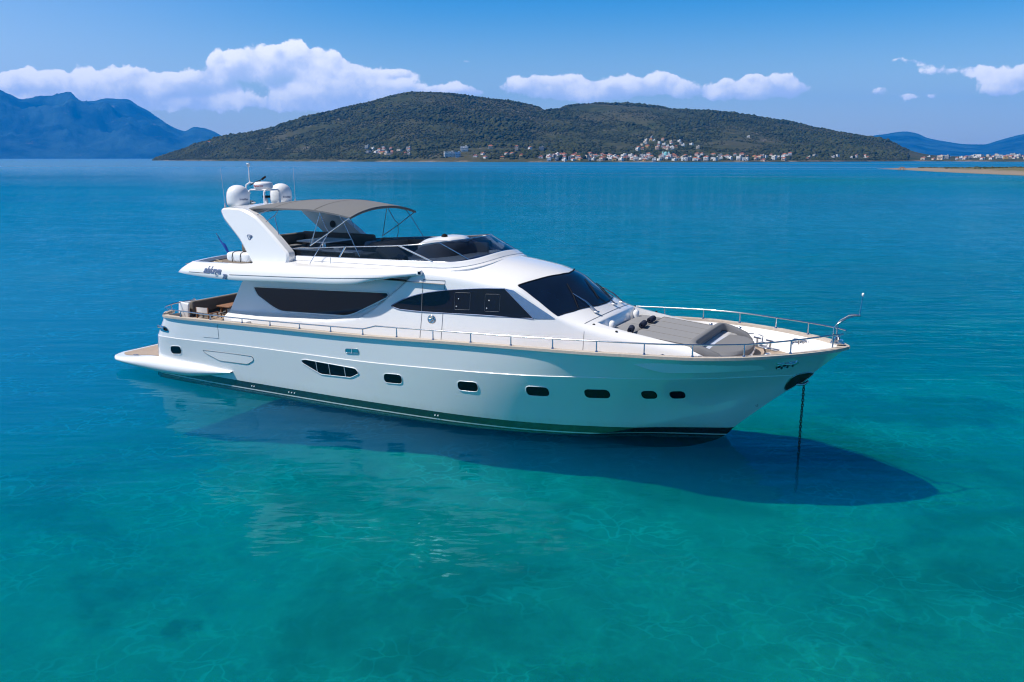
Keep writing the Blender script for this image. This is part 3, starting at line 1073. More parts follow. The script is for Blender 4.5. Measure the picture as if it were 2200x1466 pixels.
def round_poly(poly, r, n=5):
    out = []
    m_ = len(poly)
    for i in range(m_):
        a, b, c = Vector(poly[i - 1]), Vector(poly[i]), Vector(poly[(i + 1) % m_])
        ri = r[i] if isinstance(r, (list, tuple)) else r
        d1, d2 = (a - b), (c - b)
        k = min(ri, d1.length * 0.48, d2.length * 0.48)
        p, q = b + d1.normalized() * k, b + d2.normalized() * k
        for j in range(n + 1):
            t = j / n
            out.append(tuple((1 - t) ** 2 * p + 2 * t * (1 - t) * b + t * t * q))
    return out


def span(poly, x):
    zs = []
    m_ = len(poly)
    for i in range(m_):
        a, b = poly[i], poly[(i + 1) % m_]
        if (a[0] - x) * (b[0] - x) <= 0 and abs(a[0] - b[0]) > 1e-9:
            zs.append(a[1] + (b[1] - a[1]) * (x - a[0]) / (b[0] - a[0]))
    return (min(zs), max(zs)) if zs else None


def drape(bv, poly, off, nx=24, nz=6, side=-1, mi=0, mb=None):
    """surface patch of outline poly (x, z) laid on a skin, off metres proud of it"""
    mb = mb or MB()
    x0, x1 = min(p[0] for p in poly), max(p[0] for p in poly)
    tt = 0.5 - 0.5 * np.cos(np.linspace(0, np.pi, nx))
    g = []
    for t in tt:
        x = x0 + 1e-4 + (x1 - x0 - 2e-4) * t
        lo, hi = span(poly, x)
        g.append([tuple(on_side(bv, x, lo + (hi - lo) * k / nz, off, side)) for k in range(nz + 1)])
    mb.grid(g, mi, True, flip=(side > 0))
    return mb


def outline(bv, poly, off, side=-1):
    return [tuple(on_side(bv, p[0], p[1], off, side)) for p in poly]


def window_on(bv, name, poly, mat, parent, off=0.012, rim=None, rim_mat=None, nx=24, nz=5, rim_name='window_frame', both=True):
    """a glazed opening on both sides of the boat: pane, and its frame as a child"""
    first = None
    for side in ((-1, 1) if both else (-1,)):
        o = drape(bv, poly, off, nx, nz, side).build(name, mat, parent)
        if rim:
            MB().tube(outline(bv, poly, off * 0.8, side), rim, 6, closed=True).build(rim_name, rim_mat, o)
        first = first or o
    return first


def mirrored(fn):
    for s in (-1, 1):
        fn(s)


# hull windows
for i, (x, z, w, h) in enumerate([(1.52, 1.01, 0.56, 0.30), (10.73, 1.14, 0.66, 0.30), (13.27, 1.22, 0.66, 0.30), (15.37, 1.31, 0.66, 0.30),
                                  (16.97, 1.37, 0.64, 0.26), (18.26, 1.40, 0.36, 0.25), (18.93, 1.41, 0.35, 0.24)]):
    slope = (0.10 if x < 2 else 0.045)
    pl = round_poly([(x - w / 2, z - h / 2 - slope * w / 2), (x + w / 2, z - h / 2 + slope * w / 2),
                     (x + w / 2, z + h / 2 + slope * w / 2), (x - w / 2, z + h / 2 - slope * w / 2)], 0.16, 6)
    window_on(BV_HULL, 'porthole', pl, M_GLASS, hull, 0.005, 0.012 if i < 4 else 0.010, M_HULL if i < 4 else M_BLACK, 18, 5, 'porthole_rim')
big = round_poly([(7.22, 1.30), (7.36, 1.20), (8.00, 0.93), (9.16, 0.97), (9.50, 1.14), (9.38, 1.29)], 0.10, 4)
big = round_poly([(7.24, 1.31), (7.30, 1.22), (8.00, 0.94), (9.16, 0.98), (9.50, 1.15), (9.38, 1.30), (7.40, 1.36)], 0.07, 4)
bw = window_on(BV_HULL, 'hull_window', big, M_GLASS, hull, 0.006, 0.015, M_HULL, 36, 6)
for side in (-1, 1):
    for x in (7.85, 8.35, 8.95):
        lo, hi = span(big, x)
        MB().tube([on_side(BV_HULL, x + 0.02, lo + 0.02, 0.014, side), on_side(BV_HULL, x, hi - 0.02, 0.010, side)], 0.010, 6).build('window_bar', M_WHITE, hull)
hatch = round_poly([(2.87, 1.17), (3.02, 1.06), (3.62, 0.88), (4.90, 0.905), (5.20, 1.07), (5.16, 1.21)], 0.10, 5)
for side in (-1, 1):
    h_ = drape(BV_HULL, hatch, 0.006, 30, 4, side).build('hull_hatch', M_WHITE, hull)
    MB().tube(outline(BV_HULL, hatch, 0.006, side), 0.011, 6, closed=True).build('hatch_seam', M_SEAM, h_)
# boarding gate in the bulwark: thin seams
for side in (-1, 1):
    MB().tube([on_side(BV_HULL, 3.72, 2.14, 0.002, side), on_side(BV_HULL, 3.72, 1.66, 0.002, side), on_side(BV_HULL, 3.0, 1.63, 0.002, side)], 0.007, 5).build('gate_seam', M_SEAM, hull)
# stainless vent near midships
vent = round_poly([(9.05, 1.75), (9.53, 1.79), (9.53, 1.92), (9.05, 1.88)], 0.07, 5)
for side in (-1, 1):
    v_ = drape(BV_HULL, vent, 0.014, 14, 4, side).build('engine_vent', M_STEEL, hull)
    MB().tube(outline(BV_HULL, vent, 0.012, side), 0.015, 6, closed=True).build('vent_rim', M_STEEL, v_)
    MB().tube([on_side(BV_HULL, 9.29, 1.77, 0.02, side), on_side(BV_HULL, 9.29, 1.90, 0.015, side)], 0.012, 6).build('vent_bar', M_WHITE, v_)
# mooring hawse near the bow, mooring eye on the quarter
hw = round_poly([(21.30, 2.30), (21.72, 2.42), (21.82, 2.50), (21.76, 2.54), (21.36, 2.42)], 0.05, 5)
for side in (-1, 1):
    w_ = drape(BV_HULL, hw, 0.012, 16, 4, side).build('hawse_hole', M_BLACK, hull)
    MB().tube(outline(BV_HULL, hw, 0.012, side), 0.022, 6, closed=True).build('hawse_rim', M_STEEL, w_)
    for x in (21.42, 21.55, 21.67):
        lo, hi = span(hw, x)
        MB().tube([on_side(BV_HULL, x, lo, 0.03, side), on_side(BV_HULL, x + 0.03, hi, 0.03, side)], 0.035, 7).build('hawse_roller', M_STEEL, w_)
    q = round_poly([(0.70, 1.62), (1.22, 1.60), (1.30, 1.66), (1.16, 1.80), (0.74, 1.78)], 0.07, 5)
    q_ = drape(BV_HULL, q, 0.012, 14, 4, side).build('stern_fairlead', M_STEEL, hull)
    q2 = round_poly([(0.98, 1.655), (1.22, 1.65), (1.20, 1.74), (0.99, 1.755)], 0.04, 4)
    drape(BV_HULL, q2, 0.02, 8, 3, side).build('fairlead_mouth', M_BLACK, q_)
    MB().tube([on_side(BV_HULL, 0.66, 1.70, 0.05, side), on_side(BV_HULL, 0.70, 1.74, 0.09, side), on_side(BV_HULL, 1.05, 1.77, 0.03, side)], 0.045, 8).build('fairlead_horn', M_STEEL, q_)
    # boot top drains
    for x in (4.95, 5.05, 6.55, 6.67, 6.79, 12.05, 12.15):
        p = on_side(BV_HULL, x, 0.155, 0.0, side)
        MB().tube([tuple(p), (p.x, p.y + side * 0.02, p.z)], 0.022, 8).build('drain_fitting', M_WHITE, hull)
# anchor pocket in the stem: a dark steel lined scoop over both bows
ap = [(21.44, 1.50), (21.60, 1.62), (21.84, 1.78), (22.02, 1.95), (22.10, 2.04), (21.98, 2.10), (21.76, 2.06), (21.58, 1.94), (21.46, 1.74), (21.40, 1.58)]
ap = round_poly(ap, 0.06, 3)
M_POCKET = simple('anchor_pocket_steel', (0.05, 0.075, 0.06), 0.30, 0.5, nscale=5.0, namt=0.25)
for side in (-1, 1):
    a_ = drape(BV_HULL, ap, 0.012, 22, 8, side).build('anchor_pocket', M_POCKET, hull)
    MB().tube(outline(BV_HULL, ap, 0.010, side), 0.014, 6, closed=True).build('pocket_rim', M_DKSTEEL, a_)
MB().tube([(21.70, -0.09, 1.72), (21.88, -0.11, 1.74), (21.95, -0.02, 1.80), (21.95, 0.02, 1.80)], 0.035, 8).build('anchor_shank', M_DKSTEEL, hull)
# small drain ring low on the bow
pr = on_side(BV_HULL, 20.72, 1.02, 0.006)
MB().tube([pr + Vector((0.03 * math.cos(a), -0.004, 0.03 * math.sin(a))) for a in np.linspace(0, 2 * np.pi, 13)[:-1]], 0.008, 5, closed=True).build('bow_eye', M_SEAM, hull)

# cap rail of weathered teak, bulwark inner faces and decks
sh = cS
def inset(c, d, dz=0.0):
    """offset a plan curve towards the centreline"""
    out = []
    n = len(c)
    for i in range(n):
        a, b = c[max(i - 1, 0)], c[min(i + 1, n - 1)]
        t = np.array([b[0] - a[0], b[1] - a[1]])
        t /= max(np.hypot(*t), 1e-9)
        nx_, ny_ = t[1], -t[0]
        out.append((c[i][0] + nx_ * d, max(c[i][1] + ny_ * d, 0.0), c[i][2] + dz))
    return np.array(out)


o1, i1 = inset(sh, -0.065), inset(sh, 0.13)
i1[:, 1] = np.where(i1[:, 0] > sh[-1][0] - 0.2, np.minimum(i1[:, 1], 0.35 * np.clip(22.6 - i1[:, 0], 0, 1)), i1[:, 1])
i1[:, 0] = np.minimum(i1[:, 0], 22.60)
prof = [(i1, -0.03), (i1, 0.05), (o1, 0.05), (o1, -0.022), (sh, -0.03)]
cb = MB()
cb.grid([[(p[0], -p[1], p[2] + dz) for p in c] for c, dz in prof], 0, False)
cb.mirror()
# stern part of the rail across the quarters
for s in (-1, 1):
    cb.tube([(0.95, s * 2.62, 2.165), (0.80, s * 2.45, 2.17), (0.74, s * 2.10, 2.19)], [0.09, 0.09, 0.07], 8)
cap = cb.build('cap_rail', M_CAP, yacht, auto=30)

deck_z = lambda x: np.where(np.asarray(x) < 17.6, pchip(SHEER[0], SHEER[2], x) - 0.17,
                            pchip(SHEER[0], SHEER[2], x) - 0.17 - 0.27 * sstep(x, 17.6, 19.0))
bi = inset(sh, 0.15)
lean = 0.02 + 0.42 * sstep(bi[:, 0], 18.0, 21.0)
dk = inset(sh, 0.15)
dk2 = []
for q, l in zip(bi, lean):
    dk2.append((min(q[0] - 0.9 * l * sstep(q[0], 20.5, 22.6), 21.35), max(q[1] - l, 0.0), float(deck_z(min(q[0], 21.5)))))
bul = MB()
bul.grid([[(p[0], -p[1], p[2] - 0.02) for p in i1], [(p[0], -p[1], p[2]) for p in dk2]], 0, True, flip=True)
bul.mirror()
bul.build('bulwark', M_WHITE, yacht, fixn=True)
dmb = MB()
dmb.grid([[(p[0], y * p[1], p[2] + 0.002) for p in dk2] for y in np.linspace(-1, 1, 9)], 0, False, flip=True)
dmb.build('teak_deck', M_TEAK, yacht)

# bathing platform with its moulded side fairings
pm = MB()
def plat_prof(x):
    """outer edge y, top z and bottom z of the platform at x"""
    y = pchip([-2.25, -2.1, -1.85, -1.6, -0.6, 0.5, 2.5, 3.6, 4.15], [2.05, 2.45, 2.72, 2.83, 2.95, 3.00, 2.99, 2.93, 2.885], x)
    zt = pchip([-2.25, -1.6, 0.4, 2.5, 3.5, 4.15], [0.40, 0.43, 0.63, 0.63, 0.60, 0.57], x)
    zb = pchip([-2.25, -1.6, -0.2, 1.0, 2.0, 3.2, 4.15], [0.26, 0.24, 0.15, 0.11, 0.14, 0.30, 0.50], x)
    return float(y), float(zt), float(zb)


g = []
for x in np.concatenate([np.linspace(-2.25, -1.6, 9), np.linspace(-1.45, 4.15, 36)]):
    y, zt, zb = plat_prof(x)
    h = zt - zb
    yi = min(y - 0.02, 2.60)
    row = [(x, -0.0, zt - 0.01), (x, -yi * 0.5, zt - 0.01), (x, -yi, zt - 0.005)]
    yin = min(2.60, y - 0.05)
    for a in np.linspace(0, 1, 9):
        ang = math.pi / 2 - math.pi * a
        ry = (y - yin) * 0.55 + 0.02
        row.append((x, -(yin + (y - yin) * math.cos(ang) ** 0.6 if math.cos(ang) > 0 else yin), zb + h * (0.5 + 0.5 * math.sin(ang))))
    row.append((x, -yin * 0.5, zb + 0.03))
    row.append((x, 0.0, zb + 0.03))
    g.append(row)
pm.grid(g, 0, True)
pm.mirror()
# closing faces aft
aft = g[0]
pm.add([(p[0], p[1], p[2]) for p in aft] + [(p[0], -p[1], p[2]) for p in aft[::-1]], [tuple(range(2 * len(aft)))], 0, False)
plat = pm.build('swim_platform', M_WHITE, yacht, merge=0.0008, fixn=True, auto=40)
tk = MB()
tx = np.linspace(-2.02, 0.35, 20)
tk.grid([[(x, yy * (plat_prof(x)[0] - 0.42), plat_prof(x)[1] + 0.006) for x in tx] for yy in np.linspace(-1, 1, 9)], 0, False, flip=True)
tk.build('teak_pad', M_TEAK, plat)
for s in (-1, 1):
    MB().tube([(-0.92, s * 2.62, plat_prof(-.92)[1] + .03), (-0.62, s * 2.64, plat_prof(-.62)[1] + .03)], 0.02, 6).build('platform_cleat', M_DKSTEEL, plat)
    MB().tube([(0.10, s * 1.9, 0.62), (0.02, s * 1.9, 0.95)], 0.018, 6).build('shower_handle', M_DKSTEEL, plat)


M_FRAME = simple('vent_frame_dark', (0.05, 0.06, 0.075), 0.4, nscale=9.0, namt=0.1)

# ---- deckhouse -----------------------------------------------------------------------------
W_X = [3.4, 10.0, 12.0, 13.5, 14.5, 15.3, 16.0, 17.0, 18.0, 19.0, 20.0]
W_Y = [2.36, 2.38, 2.38, 2.34, 2.27, 2.16, 2.05, 1.92, 1.81, 1.71, 1.66]
ZS_X = [3.4, 9.0, 10.7, 12.1, 13.65, 14.37, 15.0, 15.66, 16.28, 16.7, 17.2, 19.0, 20.0]
ZS_Z = [4.22, 4.27, 4.31, 4.25, 4.09, 3.99, 3.635, 3.26, 3.10, 3.03, 2.97, 2.74, 2.64]
ZC_X = [3.4, 9.0, 12.0, 12.9, 13.4, 14.0, 14.6, 15.08, 15.45, 15.90, 16.28, 16.6, 17.0, 19.0, 20.0]
ZC_Z = [4.24, 4.36, 4.62, 4.61, 4.56, 4.47, 4.355, 4.22, 3.965, 3.655, 3.40, 3.225, 3.09, 2.80, 2.66]
RZ_X = [3.0, 3.6, 5.1, 7.85, 9.13, 9.67, 10.55, 11.06, 11.4]
RZ_Z = [2.26, 2.28, 2.33, 2.49, 2.71, 3.00, 3.68, 4.13, 4.5]


def recess(x, z):
    zl = np.interp(x, RZ_X, RZ_Z)
    sl = (np.interp(x + 0.1, RZ_X, RZ_Z) - np.interp(x - 0.1, RZ_X, RZ_Z)) / 0.2
    sdist = (z - zl) / np.sqrt(1 + sl * sl)
    w = 0.10 + 0.12 * (1 - sstep(sl, 0.1, 0.6))
    return 0.25 * sstep(sdist / w, 0.0, 1.0)


def side_y(x, z):
    base = np.interp(x, W_X, W_Y) if False else float(pchip(W_X, W_Y, x))
    bulge = 0.06 * float(sstep(z, 3.2, 4.30)) * float(1 - sstep(x, 11.3, 13.4)) * float(sstep(x, 9.0, 10.6))
    return base - 0.13 * (z - 2.3) + bulge - float(recess(x, z))


z_s = lambda x: float(pchip(ZS_X, ZS_Z, x))
z_c = lambda x: float(pchip(ZC_X, ZC_Z, x))


def roof_z(x, y):
    ys = side_y(x, z_s(x))
    a, b = z_s(x), z_c(x)
    u = min(abs(y) / ys, 1.0)
    return a + (b - a) * (1 - u ** 2.2)


def house_profile(x, nz=44):
    zs = z_s(x)
    zb = 1.75
    r = float(pchip([3.4, 13.5, 14.6, 15.5, 16.4, 17.4, 20], [0.14, 0.16, 0.07, 0.06, 0.16, 0.24, 0.2], x))
    pts = []
    for k in range(nz + 1):
        z = zb + (zs - r - zb) * k / nz
        pts.append((x, -side_y(x, z), z))
    yc = side_y(x, zs)
    p0 = np.array([side_y(x, zs - r), zs - r])
    p1 = np.array([yc, zs])
    y2 = yc - r
    p2_ = np.array([y2, roof_z(x, y2)])
    for k in range(1, 7):
        t = k / 6
        q = (1 - t) ** 2 * p0 + 2 * t * (1 - t) * p1 + t * t * p2_
        pts.append((x, -q[0], q[1]))
    for k in range(1, 13):
        y = y2 * (1 - k / 12)
        pts.append((x, -y, roof_z(x, y)))
    return pts


hx = np.concatenate([np.linspace(3.5, 11.6, 130), np.linspace(11.68, 16.6, 84)])
AFT_Z = [1.7, 2.1, 2.46, 2.96, 3.44, 3.70, 4.3]
AFT_X = [3.50, 3.50, 3.52, 3.78, 4.02, 4.32, 4.40]
hp = [house_profile(x) for x in hx]
# shape the after edge of the wings: squeeze the first stations onto the curved edge
for i, x in enumerate(hx):
    if x < 6.0:
        f = 1 - (x - 3.5) / 2.5
        hp[i] = [(p[0] + (float(np.interp(p[2], AFT_Z, AFT_X)) - 3.5) * f, p[1], p[2]) for p in hp[i]]
hm = MB()
hm.grid(hp, 0, True)
hm.mirror()
# inner faces of the wings and the after bulkhead
wing = hp[0][:45]
inn = [(p[0] + 0.02, p[1] + 0.14, p[2]) for p in wing]
blk = [(4.55, p[1] + 0.16, p[2]) for p in wing]
mm = MB()
mm.grid([wing, inn, blk], 0, False)
mm.mirror()
mm.add([(4.55, -1.95, 1.5), (4.55, 1.95, 1.5), (4.55, 1.95, 4.15), (4.55, -1.95, 4.15)], [(0, 1, 2, 3)], 0, False)
hm.v, off_ = hm.v, len(hm.v)
hm.add(mm.v, mm.f, 0, False)
cabin = hm.build('deckhouse', M_WHITE, yacht, merge=0.0005, fixn=False, auto=35)
bm = bmesh.new()
bm.from_mesh(cabin.data)
bmesh.ops.recalc_face_normals(bm, faces=bm.faces)
bm.to_mesh(cabin.data)
bm.free()
BV_CAB = bvh_of(cabin)
MB().box((4.52, 0, 2.75), (0.03, 2.6, 2.0), 0).build('saloon_door', M_GLASS, cabin)

# saloon windows in the recess
sal = round_poly([(4.55, 3.33), (4.76, 3.06), (5.40, 2.76), (5.80, 2.62), (8.66, 2.72), (10.08, 3.40), (10.04, 3.54), (7.75, 3.45), (4.70, 3.34)],
                 [0.08, 0.08, 0.1, 0.25, 0.30, 0.10, 0.10, 0.3, 0.08], 5)
sw = window_on(BV_CAB, 'saloon_window', sal, M_GLASS, cabin, 0.012, 0.022, M_WHITE, 60, 10)
# wheelhouse side windows
pil = round_poly([(10.33, 3.20), (10.62, 3.125), (11.35, 3.115), (13.45, 3.185), (15.0, 3.20), (14.10, 3.965), (13.47, 3.94), (12.24, 3.81), (11.39, 3.65), (10.77, 3.44)],
                 [0.06, 0.1, 0.3, 0.3, 0.03, 0.03, 0.4, 0.4, 0.4, 0.3], 5)
window_on(BV_CAB, 'wheelhouse_window', pil, M_GLASS, cabin, 0.010, 0.016, M_LETTER, 70, 10)
pill = [(15.0, 3.20), (15.60, 3.235), (15.0, 3.575), (14.36, 3.935), (14.10, 3.965)]
for side in (-1, 1):
    drape(BV_CAB, pill, 0.014, 30, 10, side).build('windscreen_pillar', M_PILLAR, cabin)
    # side door: seams, inner frames behind glass, lock
    d = MB()
    d2 = MB()
    d3 = MB()
    d4 = MB()
    d.tube([on_side(BV_CAB, 11.45, 3.68, 0.002, side), on_side(BV_CAB, 11.47, 4.06, 0.002, side), on_side(BV_CAB, 12.21, 4.07, 0.002, side), on_side(BV_CAB, 12.19, 3.83, 0.002, side)], 0.010, 5)
    d2.tube([on_side(BV_CAB, 11.45, 3.10, 0.002, side), on_side(BV_CAB, 11.42, 2.3, 0.002, side)], 0.009, 5)
    d3.tube([on_side(BV_CAB, 12.17, 3.13, 0.002, side), on_side(BV_CAB, 12.15, 2.3, 0.002, side)], 0.009, 5)
    d4.tube([on_side(BV_CAB, 11.45, 3.12, 0.013, side), on_side(BV_CAB, 11.45, 3.66, 0.013, side)], 0.010, 5)
    for q in (d, d2, d3, d4):
        q.build('door_seam', M_SEAM, cabin)
    lk = MB()
    c = on_side(BV_CAB, 11.80, 2.93, 0.0, side)
    ring = lambda r, o_: [(c.x + r * math.cos(a), c.y + side * o_, c.z + r * math.sin(a)) for a in np.linspace(0, 2 * np.pi, 21)[:-1]]
    lk.grid([ring(0.135, 0.0), ring(0.135, 0.015), ring(0.10, 0.02), ring(0.085, 0.008), ring(0.001, 0.004)], 0, True, closev=True)
    lk.box((c.x + 0.01, c.y + side * 0.02, c.z - 0.01), (0.035, 0.02, 0.20), 0, 0.008, (0, 0.5, 0))
    lk.box((c.x + 0.0, c.y + side * 0.02, c.z + 0.01), (0.20, 0.02, 0.035), 0, 0.008, (0, 0.2, 0))
    lk.build('door_latch', M_STEEL, cabin, fixn=True)
    # opening vents let into the glass, with two catches each
    for (a, b, zz) in ((12.55, 13.05, 3.28), (13.52, 13.98, 3.30)):
        fr = round_poly([(a, zz), (b, zz + 0.02), (b, zz + 0.50), (a, zz + 0.48)], 0.04, 3)
        MB().tube(outline(BV_CAB, fr, 0.012, side), 0.007, 5, closed=True).build('vent_frame', M_FRAME, cabin)
        for (dx, dz) in ((0.07, 0.14), (0.13, 0.36)):
            p = on_side(BV_CAB, a + dx, zz + dz - 0.05, 0.02, side)
            MB().lathe([(0, -0.022), (0.02, -0.01), (0.02, 0.01), (0, 0.022)], tuple(p), 8).build('window_catch', M_WHITE, cabin)


# windscreen laid over the raked front
XB = lambda y: float(np.interp(abs(y), [0, 0.5, 1.3, 1.9], [15.09, 15.01, 14.68, 14.40]))
XW = lambda y: float(np.interp(abs(y), [0, 0.5, 1.0, 1.5, 1.95], [16.26, 16.23, 16.10, 15.92, 15.63]))


def top_pt(x, y, off=0.0):
    h = BV_CAB.ray_cast(Vector((x, y, 8.0)), Vector((0, 0, -1)))
    n = h[1] if h[1].z > 0 else -h[1]
    return h[0] + n * off


def ws_limit(x):
    return side_y(x, z_s(x)) - 0.03


ws = MB()
g = []
for y in np.linspace(-1.0, 1.0, 49):
    row = []
    for t in np.linspace(0, 1, 17):
        yy = y * 1.93
        for _ in range(3):
            x = XB(yy) + 0.03 + (XW(yy) - XB(yy) - 0.03) * t
            yy = max(-ws_limit(x), min(ws_limit(x), y * 1.93))
        row.append(tuple(top_pt(x, yy, 0.012)))
    g.append(row)
ws.grid(g, 0, True, flip=True)
wsc = ws.build('windscreen', M_WSGLASS, cabin)
MB().tube([top_pt(XB(y) + 0.015, max(-ws_limit(XB(y)), min(ws_limit(XB(y)), y)), 0.012) for y in np.linspace(-1.9, 1.9, 41)], 0.022, 6).build('brow_shade_line', M_BLACK, wsc)  # black tube stands in for the shade line under the brow overhang
MB().tube([top_pt(XW(y) - 0.005, max(-ws_limit(XW(y)), min(ws_limit(XW(y)), y)), 0.010) for y in np.linspace(-1.9, 1.9, 41)], 0.012, 6).build('sill_seal', M_BLACK, wsc)
# three pantograph wipers
def wiper(x, y, tipx, tipy, steel):
    a = top_pt(x, y, 0.02)
    tip = top_pt(tipx, tipy, 0.06)
    w = MB()
    w.box(tuple(a + Vector((0, 0, 0.03))), (0.16, 0.10, 0.06), 0, 0.02)
    o = w.build('wiper', M_STEEL, cabin)
    mid = a.lerp(tip, 0.5) + Vector((0.03, 0, 0.06))
    MB().tube([a + Vector((0.0, -0.03, 0.05)), mid + Vector((0, -0.03, 0)), tip], 0.013, 6).tube(
        [a + Vector((0.0, 0.03, 0.05)), mid + Vector((0, 0.03, 0)), tip], 0.013, 6).build('wiper_arm', steel, o)
    b0 = top_pt(tipx - 0.28, tipy + 0.24, 0.03)
    b1 = top_pt(min(tipx + 0.42, XW(tipy - .3) - .05), tipy - 0.36, 0.03)
    MB().tube([b0, tip + Vector((0, 0, -0.02)), b1], [0.012, 0.02, 0.012], 6).build('wiper_blade', M_BLACK, o)


wiper(16.38, -0.97, 15.62, -0.93, M_STEEL)
wiper(16.40, 0.97, 15.70, 1.05, M_DKSTEEL)
wiper(16.42, 0.30, 15.66, 0.25, M_DKSTEEL)
# chart table and instrument hood seen dimly through the windscreen are left to the glass

# ---- fore trunk with the sunbathing recess -------------------------------------------------
tr_ = MB()
REC_Y = 1.43


def trunk_profile(x):
    """outer skin from the side deck to the rim of the recess"""
    zs = z_s(x)
    zb = 1.95
    r = float(pchip([16.4, 17.4, 20], [0.16, 0.24, 0.12], x))
    pts = []
    for k in range(11):
        z = zb + (zs - r - zb) * k / 10
        pts.append((x, -side_y(x, z), z))
    yc = side_y(x, zs)
    p0 = np.array([side_y(x, zs - r), zs - r])
    p1 = np.array([yc, zs])
    yr = rec_y(x)
    y2 = max(yc - r, yr + 0.015)
    p2_ = np.array([y2, roof_z(x, y2) + 0.01])
    for k in range(1, 7):
        t = k / 6
        q = (1 - t) ** 2 * p0 + 2 * t * (1 - t) * p1 + t * t * p2_
        pts.append((x, -q[0], q[1]))
    pts.append((x, -yr, roof_z(x, yr) + 0.012))
    pts.append((x, -yr + 0.02, pad_z(x) - 0.16))
    return pts


def rec_y(x):
    return float(np.interp(x, [16.5, 17.0, 19.2, 20.2], [1.43, 1.45, 1.50, 1.50]))


def pad_z(x):
    return float(np.interp(x, [16.6, 17.1, 19.2, 20.4], [2.93, 2.94, 2.755, 2.66]))


txs = np.linspace(16.58, 19.55, 44)
tr_.grid([trunk_profile(x) for x in txs], 0, True)
tr_.mirror()
# the after wall of the recess, bowed forward of the wipers
def head_x(y):
    return 16.60 + 0.10 * (1 - (y / 1.43) ** 2)


g = []
for y in np.linspace(-1.43, 1.43, 25):
    xh = head_x(y)
    g.append([(16.58, y, roof_z(16.58, y) + 0.004), (xh, y, roof_z(xh, y) + 0.010), (xh + 0.03, y, roof_z(xh, y) - 0.02), (xh + 0.10, y, pad_z(17) - 0.16)])
tr_.grid(g, 0, True)
# floor of the recess and the forward end down to the seat
tr_.grid([[(x, y * 1.46, pad_z(x) - 0.14) for x in np.linspace(16.55, 19.5, 8)] for y in np.linspace(-1, 1, 5)], 0, False, flip=True)
# rounded front of the trunk wrapping into the settee base
def settee(x):
    return float(np.interp(x, [19.5, 19.9, 20.2, 20.4, 20.50], [1.66, 1.60, 1.36, 0.9, 0.0]))


fx = [19.5, 19.7, 19.9, 20.1, 20.25, 20.35, 20.42, 20.47, 20.49, 20.50]
bs = []
for x in fx:
    y = settee(x)
    topz = float(np.interp(x, [19.5, 19.75, 20.0, 20.7], [2.62, 2.58, 2.42, 2.38]))
    bs.append([(x - 0.20, -y * 0.86, 1.95), (x - 0.06, -y * 0.96, 2.32), (x, -y, topz - 0.05), (x - 0.02, -y * 0.97, topz), (x - 0.1, 0.0, topz)])
tr_.grid(bs, 0, True)
n0 = len(tr_.v)
mb2 = MB()
mb2.grid([[(p[0], -p[1], p[2]) for p in row] for row in bs], 0, True)
tr_.add(mb2.v, mb2.f, 0, True)
trunk = tr_.build('foredeck_trunk', M_WHITE, yacht, merge=0.0006, fixn=True, auto=38)
# seam lines on the moulding
for s in (-1, 1):
    q = [(16.45, y) for y in (0.0, 0.5, 1.0, 1.4)]
seam = []
for y in np.linspace(-1.75, 1.75, 45):
    x = 16.54 - 0.12 * (abs(y) / 1.5) ** 2.5
    seam.append(top_pt(x, y, 0.003))
MB().tube(seam, 0.009, 5).build('moulding_seam', M_SEAM, trunk)
for s in (-1, 1):
    MB().tube([on_side(BV_CAB, 16.42, z, 0.002, s) for z in np.linspace(2.95, 2.35, 7)], 0.007, 5).build('moulding_seam', M_SEAM, trunk)
    for (x, y) in ((16.58, 1.62), (17.25, 1.66)):
        MB().lathe([(0.0, 0.03), (0.03, 0.025), (0.04, 0.0)], (x, s * y, roof_z(x, y) + 0.0), 10).build('cup_socket', M_BLACK, trunk)
    # moulded headrest pods
    pod = MB()
    pod.lathe([(0.0, 0.15), (0.05, 0.14), (0.085, 0.09), (0.095, 0.0), (0.085, -0.10)], (16.86, s * 0.97, 2.98), 14)
    pod.build('headrest_pod', M_WHITE, trunk)
BV_TR = bvh_of(trunk)
# sun pad: two head cushions and one long mattress
pd = MB()
def cushion(mb, x0, x1, y0, y1, zf, th, bev=0.05, n=9, mi=0, sag=0.0):
    """soft slab that follows zf(x) on its upper face"""
    g = []
    for a in np.linspace(0, 1, n):
        row = []
        x = x0 + (x1 - x0) * a
        ex = min(a, 1 - a) * (x1 - x0)
        for b in np.linspace(0, 1, n):
            y = y0 + (y1 - y0) * b
            ey = min(b, 1 - b) * abs(y1 - y0)
            e = min(ex, ey)
            dz = -bev * (1 - sstep(e, 0, bev * 1.6))
            row.append((x, y, zf(x) + float(dz) + sag * math.sin(a * math.pi) * math.sin(b * math.pi)))
        g.append(row)
    mb.grid(g, mi, True, flip=(y1 < y0))
    rim = [g[0][j] for j in range(n)] + [g[i][n - 1] for i in range(1, n)] + [g[n - 1][j] for j in range(n - 2, -1, -1)] + [g[i][0] for i in range(n - 2, 0, -1)]
    low = [(p[0], p[1], p[2] - th + bev) for p in rim]
    mb.grid([rim, low], mi, True, closev=True)
    return mb


